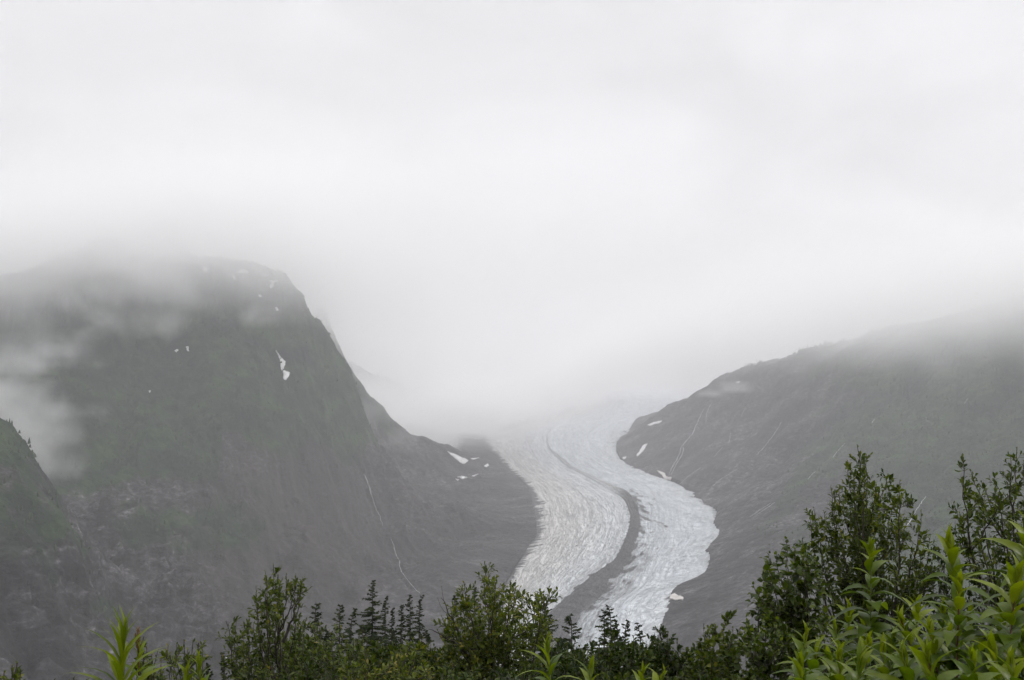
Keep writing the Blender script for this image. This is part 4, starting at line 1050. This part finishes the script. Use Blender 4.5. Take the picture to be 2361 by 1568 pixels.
# --- conifers
for i, (px, py, D, wide_, lab) in enumerate([
 (859, 1338, 25, 1.15, 'tallest and widest dark conifer of the row left of centre'),
 (888, 1376, 28, .62, 'narrow conifer just right of the tallest one in the left row'),
 (904, 1401, 28, .5, 'short thin conifer between two taller spires in the left row'),
 (925, 1393, 26, .6, 'slim conifer left of the paired spires'),
 (946, 1371, 26, .75, 'left one of the two tall paired conifer spires'),
 (967, 1372, 27, .5, 'thin spire at the right end of the left conifer row'),
 (727, 1393, 17, 1.0, 'conifer top rising right beside the thin willow'),
 (783, 1397, 20, .9, 'open branched conifer left of the tallest conifer, farther one'),
 (810, 1402, 22, .8, 'open branched conifer left of the tallest conifer, nearer to it'),
 (1094, 1353, 24, .8, 'conifer tip peeking out behind the left of the central willow'),
 (1046, 1372, 25, .8, 'conifer hidden behind the left shoulder of the central willow'),
 (1252, 1377, 20, 1.3, 'dense dark conifer behind the right arm of the central willow'),
 (1318, 1417, 18, 1.3, 'wide feathery conifer standing alone before the glacier snout'),
 (1393, 1405, 20, .95, 'leaning conifer, left of the two tall tops before the white ice'),
 (1408, 1398, 21, .95, 'tallest conifer in the clump before the white ice'),
 (1424, 1430, 20, .7, 'short conifer right behind the tallest of the clump'),
 (1441, 1428, 20, .75, 'bare topped conifer at the right of the clump before the ice'),
 (1476, 1437, 19, .75, 'small conifer with drooping tip, last before the right bushes'),
 (1748, 1386, 13, .45, 'tiny sparse conifer between right bushes and dark rock'),
 (518, 1504, 22, .6, 'small dark conifer tip under the left arm of the thin willow'),
 (482, 1529, 19, .5, 'tiny conifer tip low at the left of the thin willow'),
 (757, 1452, 17, 1.2, 'broad low conifer beneath the open branched pair'),
 (835, 1440, 19, 1.2, 'low conifer filling the gap below the tallest conifer'),
 (905, 1452, 20, 1.2, 'low dense conifer under the row of thin spires'),
 (985, 1456, 19, 1.1, 'low conifer left of the dead twigs'),
 (1200, 1450, 16, 1.3, 'low conifer behind the right trunk of the central willow'),
 (1365, 1478, 16, 1.2, 'low conifer between the lone feathery one and the clump'),
 (1450, 1485, 16, 1.2, 'low conifer at the foot of the clump before the ice'),
 (1100, 1460, 15, 1.3, 'low conifer deep behind the trunk of the central willow')]):
    conifer(lab, px, py, D, wide_, seed=100 + i)

# --- broad leaved shrubs
woody('willow_shrub', 'tall many branched willow at right, its spire the highest of all plants', 'willow', 2032, 9.0,
 [(1976,1024),(1998,1048),(1955,1062),(1992,1090),(1968,1100),(2047,1094),(2075,1106),(2020,1112),(2062,1140),(1915,1122),(1935,1135),(1990,1140),(2108,1160),(2124,1178),(2085,1190),(2035,1165),
  (1876,1168),(1866,1184),(1900,1178),(1925,1190),(1960,1175),(2005,1200),(2145,1238),(2130,1262),(2095,1230),(2060,1220),(1940,1225),(1900,1215),(1975,1240),(2020,1250),(1890,1250),(1925,1270),
  (2150,1290),(2110,1290),(2070,1290),(2030,1300),(1980,1300),(1940,1320),(2090,1340),(2140,1340),(2000,1350),(2050,1360),(1960,1370),(2100,1390)],
 leaf=.062, gap=.085, twig=.21, lgap=.022, thick=.036, seed=11, depth=.6, fill=1.1)
woody('birch_shrub', 'drooping birch leaved shrub hanging over to the left of the tall willow', 'birch shrub', 1900, 7.0,
 [(1850,1240),(1812,1240),(1866,1255),(1768,1288),(1790,1275),(1833,1265),(1735,1345),(1745,1362),(1775,1320),(1810,1300),(1850,1290),(1880,1290),(1765,1372),(1800,1350),(1840,1335),(1880,1340),
  (1790,1400),(1830,1385),(1870,1385),(1810,1430),(1850,1430),(1890,1420),(1780,1440)], leaf=.058, ratio=.66, kind='birch', mat=M_birch, gap=.08, twig=.20, lgap=.028, thick=.022, droop=.25, seed=12, up=.2)
woody('willow_shrub', 'open branched willow cut off by the right edge of the picture', 'willow', 2392, 8.0,
 [(2345,1030),(2385,1010),(2361,1062),(2330,1050),(2222,1058),(2238,1085),(2215,1108),(2290,1105),(2262,1110),(2198,1158),(2212,1182),(2250,1140),(2310,1140),(2270,1165),(2230,1200),(2340,1120),(2380,1150),
  (2255,1225),(2300,1200),(2330,1180),(2360,1210),(2290,1250),(2340,1250),(2280,1300),(2330,1310),(2370,1290),(2290,1340),(2350,1360),(2420,1080),(2430,1180)],
 leaf=.056, gap=.085, twig=.18, lgap=.022, thick=.036, seed=13, depth=.5, tone=-.04, fill=.9)
woody('willow_shrub', 'low willow between the tall willow and the one at the right edge', 'willow', 2215, 8.2,
 [(2163,1262),(2182,1245),(2200,1300),(2150,1300),(2235,1345),(2180,1330),(2215,1380),(2160,1370),(2240,1400),(2190,1420),(2270,1400),(2300,1440),(2250,1450)],
 leaf=.048, gap=.075, twig=.2, seed=14, tone=-.1, mat=M_dark)
woody('dead_twig', 'bare dead twig standing between the two right willows', 'dead twig', 2280, 7.0, [(2264,1298),(2278,1312)], leaf=.01, fill=.12, thick=.007, seed=15, bark=M_gbark, group=None)
woody('willow_shrub', 'bushy rounded willow with two trunks before the left edge of the ice', 'willow', 1165, 8.6,
 [(1117,1296),(1126,1318),(1145,1330),(1190,1338),(1200,1352),(1176,1358),(1284,1357),(1268,1368),(1252,1378),(1236,1388),(1070,1342),(1060,1356),(1082,1372),(1106,1372),(1140,1375),(1160,1385),(1212,1384),
  (1038,1398),(1018,1420),(1060,1400),(1090,1405),(1125,1410),(1185,1405),(1220,1420),(1250,1425),(1008,1452),(1040,1440),(1075,1445),(1110,1445),(1150,1440),(1190,1445),(1230,1455),(1265,1460),
  (1025,1485),(1065,1485),(1100,1490),(1140,1485),(1180,1490),(1215,1495),(1000,1500),(1045,1525),(1090,1530),(1150,1530),(1200,1535)],
 leaf=.054, gap=.085, twig=.2, thick=.032, seed=16, depth=.6, tone=.10, fill=1.25, bark=M_bark, bare=[((1072,1508),(1017,1378)), ((1082,1512),(988,1451))])
woody('thin_willow', 'slender willow with a forked bare stem and a small leafy head at left', 'willow', 648, 8.0,
 [(630,1303),(612,1318),(640,1325),(660,1322),(697,1335),(682,1322),(694,1350),(590,1352),(598,1372),(585,1382),(618,1345),(645,1345),(668,1345),(608,1392),(625,1375),(640,1385),(618,1402)],
 leaf=.05, gap=.085, twig=.15, thick=.030, seed=17, depth=.35, start=.62, fill=1.1, bare=[((652,1480),(690,1372))])
woody('willow_shrub', 'spreading willow branches arching left below the slender willow', 'willow', 640, 8.2,
 [(521,1432),(545,1428),(536,1452),(575,1420),(585,1436),(560,1462),(548,1485),(605,1440),(622,1430),(600,1470),(575,1495),(632,1460),(655,1450),(680,1428),(690,1442),(706,1425),(668,1475),(640,1500),(600,1510),(700,1470),(680,1510),(560,1520),(530,1530),(620,1540),(650,1540)],
 leaf=.05, gap=.085, twig=.19, thick=.02, seed=18, fill=1.1)
woody('willow_shrub', 'small forked willow with two leafy heads low at left', 'willow', 398, 5.0,
 [(458,1482),(466,1494),(445,1475),(424,1474),(408,1482),(388,1487),(384,1500),(432,1498),(448,1505)], leaf=.034, gap=.055, twig=.09, lgap=.016, thick=.010, seed=19, start=.6, depth=.2)
woody('willow_shrub', 'little pointed willow right behind the left willowherb', 'willow', 350, 5.2,
 [(331,1468),(338,1490),(325,1496),(350,1508),(364,1500),(318,1518),(372,1520),(345,1530),(380,1540),(330,1545),(395,1556)], leaf=.034, gap=.05, twig=.09, lgap=.016, thick=.009, seed=20, start=.3, depth=.2)
woody('willow_sprig', 'small leafy sprig in the bottom left corner', 'willow', 20, 3.4, [(40,1528),(28,1534),(10,1546),(48,1545),(0,1556),(30,1556)], leaf=.03, gap=.04, twig=.06, lgap=.014, thick=.006, seed=21, start=.5, depth=.1)
woody('willow_sprig', 'low sprigs of leaves between corner sprig and willowherb', 'willow', 160, 3.8, [(170,1562),(125,1566),(200,1566),(95,1570)], leaf=.03, gap=.04, twig=.06, thick=.006, seed=22, start=.4, depth=.1)
woody('willow_shrub', 'leafy willow top rising right of the thin willow', 'willow', 745, 7.4, [(738,1440),(722,1450),(760,1452),(700,1462),(790,1470),(830,1458),(815,1475),(745,1480),(775,1500),(715,1500),(690,1520),(740,1530),(800,1530)], leaf=.048, gap=.075, seed=23, tone=-.05)
woody('willow_shrub', 'yellowish low willow in front of the left conifer row', 'willow', 860, 6.2,
 [(850,1498),(805,1510),(828,1520),(882,1515),(902,1508),(925,1500),(952,1474),(975,1470),(965,1490),(940,1505),(785,1530),(840,1540),(880,1545),(915,1535),(955,1530),(985,1520),(990,1545)], leaf=.042, gap=.06, twig=.15, thick=.014, seed=24, tone=.14, depth=.3)
woody('willow_shrub', 'dark bush filling the bottom right of the thin willow', 'willow', 720, 6.0, [(700,1525),(660,1530),(740,1520),(770,1535),(620,1545),(690,1550),(740,1555),(590,1555),(560,1545)], leaf=.042, gap=.06, twig=.15, seed=25, mat=M_dark, depth=.3)
woody('alder_shrub', 'dark round leaved bush before the lower glacier', 'alder', 1420, 7.5,
 [(1416,1462),(1382,1478),(1400,1490),(1440,1480),(1476,1486),(1360,1500),(1420,1505),(1455,1510),(1500,1500),(1380,1525),(1430,1530),(1480,1530),(1345,1530)], leaf=.05, ratio=.6, gap=.07, twig=.2, seed=26, mat=M_dark, depth=.4, fill=1.4)
woody('alder_shrub', 'pointed leafy bush at the lower right tip of the glacier', 'alder', 1535, 8.5,
 [(1525,1440),(1510,1460),(1540,1458),(1490,1478),(1560,1475),(1525,1480),(1585,1500),(1550,1500),(1500,1505),(1570,1525),(1530,1525),(1480,1520),(1600,1520),(1515,1545),(1580,1545)], leaf=.05, ratio=.55, gap=.075, twig=.18, seed=27, mat=M_dark, depth=.4, fill=1.4)
woody('alder_shrub', 'twin topped leafy bush right of the glacier tip', 'alder', 1655, 7.2,
 [(1672,1420),(1622,1438),(1650,1440),(1690,1445),(1638,1460),(1668,1465),(1700,1478),(1612,1475),(1645,1490),(1680,1495),(1620,1510),(1660,1520),(1700,1515),(1600,1530),(1640,1540),(1690,1545)], leaf=.048, ratio=.55, gap=.07, twig=.17, seed=28, depth=.4, fill=1.3)
woody('birch_shrub', 'rounded birch leaved bush at the foot of the drooping one', 'birch shrub', 1770, 6.4,
 [(1760,1418),(1722,1428),(1742,1440),(1790,1425),(1815,1445),(1705,1458),(1735,1470),(1770,1465),(1800,1475),(1830,1470),(1700,1495),(1740,1500),(1780,1500),(1820,1505),(1720,1530),(1765,1535),(1810,1535),(1690,1545),(1850,1500),(1860,1460)],
 leaf=.05, ratio=.66, kind='birch', mat=M_birch, gap=.065, twig=.16, lgap=.026, thick=.016, seed=29, up=.2, depth=.4)
for i, (px, py, D, w_, lab) in enumerate([
 (1045, 1530, 6.0, 60, 'dark low bush at the foot of the central willow, left side'),
 (1150, 1545, 5.6, 60, 'dark low bush at the foot of the central willow, under its trunks'),
 (1255, 1520, 7.5, 60, 'dark low bush behind the central willowherb'),
 (1330, 1520, 8.5, 50, 'dark low bush below the lone feathery conifer'),
 (1430, 1555, 5.5, 60, 'dark low bush at the bottom edge below the alder'),
 (1560, 1550, 5.6, 60, 'dark low bush at the bottom edge below the pointed leafy bush'),
 (1660, 1555, 5.4, 60, 'dark low bush at the bottom edge below the twin topped bush'),
 (1900, 1480, 6.5, 60, 'dark low bush behind the leftmost of the right willowherbs'),
 (2010, 1440, 7.0, 70, 'dark low bush under the tall willow'),
 (2120, 1450, 7.0, 60, 'dark low bush under the low willow, deep among willowherbs'),
 (2300, 1430, 6.0, 70, 'dark low bush beneath the willow of the right edge'),
 (950, 1515, 9.0, 60, 'dark low bush behind the yellowish willow'),
 (780, 1500, 10.0, 60, 'dark low bush beneath the broad low conifer'),
 (470, 1560, 5.0, 30, 'low bush at the bottom edge right of the forked willow'),
 (690, 1470, 10.0, 45, 'dark low bush between the thin willow and the first conifers'),
 (870, 1478, 12.0, 60, 'dark low bush under the tallest conifer'),
 (1000, 1488, 10.5, 45, 'dark low bush at the foot of the dead twigs'),
 (1288, 1478, 11.0, 40, 'dark low bush right of the central willow, before the ice'),
 (1372, 1495, 10.0, 50, 'dark low bush under the clump of conifers before the ice'),
 (1500, 1492, 11.0, 45, 'dark low bush left of the glacier tip bush'),
 (1592, 1500, 9.5, 40, 'dark low bush between the pointed bush and the twin topped bush')]):
    R_ = random.Random(400 + i)
    tips_ = [(px, py)] + [(px + R_.uniform(-w_, w_), py + R_.uniform(4, 45)) for _ in range(15)]
    woody('low_bush', lab, 'bush', px, D, tips_, leaf=.044 * D / 6.5, ratio=.5, gap=.065 * D / 6.5, twig=.16 * D / 6.5, seed=430 + i, mat=M_dark, depth=.45, tone=R_.uniform(-.1, .08), group='dark low bushes at the bottom of the view')

# --- willowherb
H_ = [
 (2009, 1262, 3.7, dict(llen=.10, lw=.030, leaves=34, tone=.0), 'broad leaved willowherb with the straight pale stem in front of the tall willow'),
 (2189, 1256, 3.5, dict(llen=.13, lw=.024, leaves=40), 'willowherb whose fan of leaves tops the right group'),
 (2366, 1222, 3.0, dict(llen=.13, lw=.026), 'willowherb cut by the right edge, highest one there'),
 (2212, 1340, 2.8, dict(llen=.115, lw=.025, red=True, leaves=34, lean=(.06, 0)), 'willowherb with a dark red stem reaching the bottom edge'),
 (1859, 1460, 3.1, dict(llen=.10, lw=.022, leaves=34), 'leftmost large willowherb of the right group'),
 (1923, 1447, 3.8, dict(llen=.10, lw=.018), 'slim willowherb right behind the leftmost large one'),
 (1957, 1398, 3.9, dict(llen=.10, lw=.020), 'willowherb left of the broad leaved one, half its height'),
 (2114, 1398, 4.0, dict(llen=.11, lw=.022), 'willowherb between the broad leaved and the red stemmed one'),
 (2002, 1481, 3.2, dict(llen=.09, lw=.020), 'short willowherb directly beneath the broad leaved one'),
 (2077, 1430, 3.4, dict(llen=.11, lw=.024, red=True, lean=(.18, 0)), 'slanting willowherb with a thin reddish stem'),
 (2335, 1428, 3.3, dict(llen=.12, lw=.024), 'willowherb low at the right edge with upright tip'),
 (1908, 1516, 2.9, dict(llen=.09, lw=.020), 'lowest small willowherb beside the leftmost large one'),
 (2144, 1452, 2.9, dict(llen=.11, lw=.025, red=True), 'willowherb just left of the dark red stem'),
 (2287, 1500, 2.6, dict(llen=.11, lw=.026), 'willowherb right of the dark red stem at the bottom'),
 (2345, 1336, 2.8, dict(llen=.13, lw=.028, red=True), 'willowherb with wide arching leaves near the right edge'),
 (1529, 1555, 3.3, dict(llen=.09, lw=.020, tone=.1), 'yellow green willowherb tip at the bottom edge below the pointed bush'),
 (1262, 1499, 3.1, dict(llen=.125, lw=.018, leaves=52), 'narrow leaved willowherb standing alone at bottom centre'),
 (1361, 1541, 2.9, dict(llen=.10, lw=.018), 'low willowherb tip right of the lone central one'),
 (1484, 1550, 2.9, dict(llen=.09, lw=.018), 'low willowherb tip at the bottom edge under the alder'),
 (285, 1474, 2.7, dict(llen=.16, lw=.017, leaves=75, upr=.6), 'dense narrow leaved willowherb at bottom left'),
 (318, 1494, 2.8, dict(llen=.10, lw=.014, bud=True, red=True, leaves=40), 'willowherb with a reddish bud spike beside the dense one at left'),
 (458, 1530, 2.9, dict(llen=.11, lw=.015, leaves=50, upr=.7), 'small willowherb near the forked willow, right of two'),
 (434, 1540, 2.9, dict(llen=.09, lw=.015), 'small willowherb near the forked willow, left of two')]
for i, (px, py, D, kw, lab) in enumerate(H_): herb(lab, px, py, D, seed=600 + i, **kw)
low_ = ['at the left foot of the right group', 'under the slim one', 'below the short one', 'in the gap left of the slanting stem', 'right under the slanting stem', 'beneath the one left of the red stem', 'in the corner right of the red stem',
        'in the bottom right corner', 'half hidden behind the red stemmed one', 'half hidden behind the arching leaved one', 'half hidden behind the slanting one', 'between the two lowest right ones', 'deep under the broad leaved one', 'behind the leftmost large one',
        'deep under the fan topped one', 'at the right edge under the arching leaves']
for i, ((px, py, D), lab) in enumerate(zip([(1845, 1535, 2.7), (1935, 1520, 2.8), (1985, 1530, 2.6), (2035, 1500, 2.9), (2085, 1510, 2.6), (2140, 1520, 2.5), (2240, 1520, 2.4), (2330, 1530, 2.3), (2175, 1400, 3.6), (2310, 1400, 3.4),
        (2060, 1470, 3.4), (2190, 1480, 3.0), (1995, 1430, 3.9), (1885, 1500, 3.4), (2235, 1420, 3.6), (2360, 1480, 2.7)], low_)):
    herb('low willowherb ' + lab, px, py, D, seed=700 + i, llen=.10 + .01 * (i % 3), lw=.022, leaves=36, red=i % 4 == 1, tone=-.12)
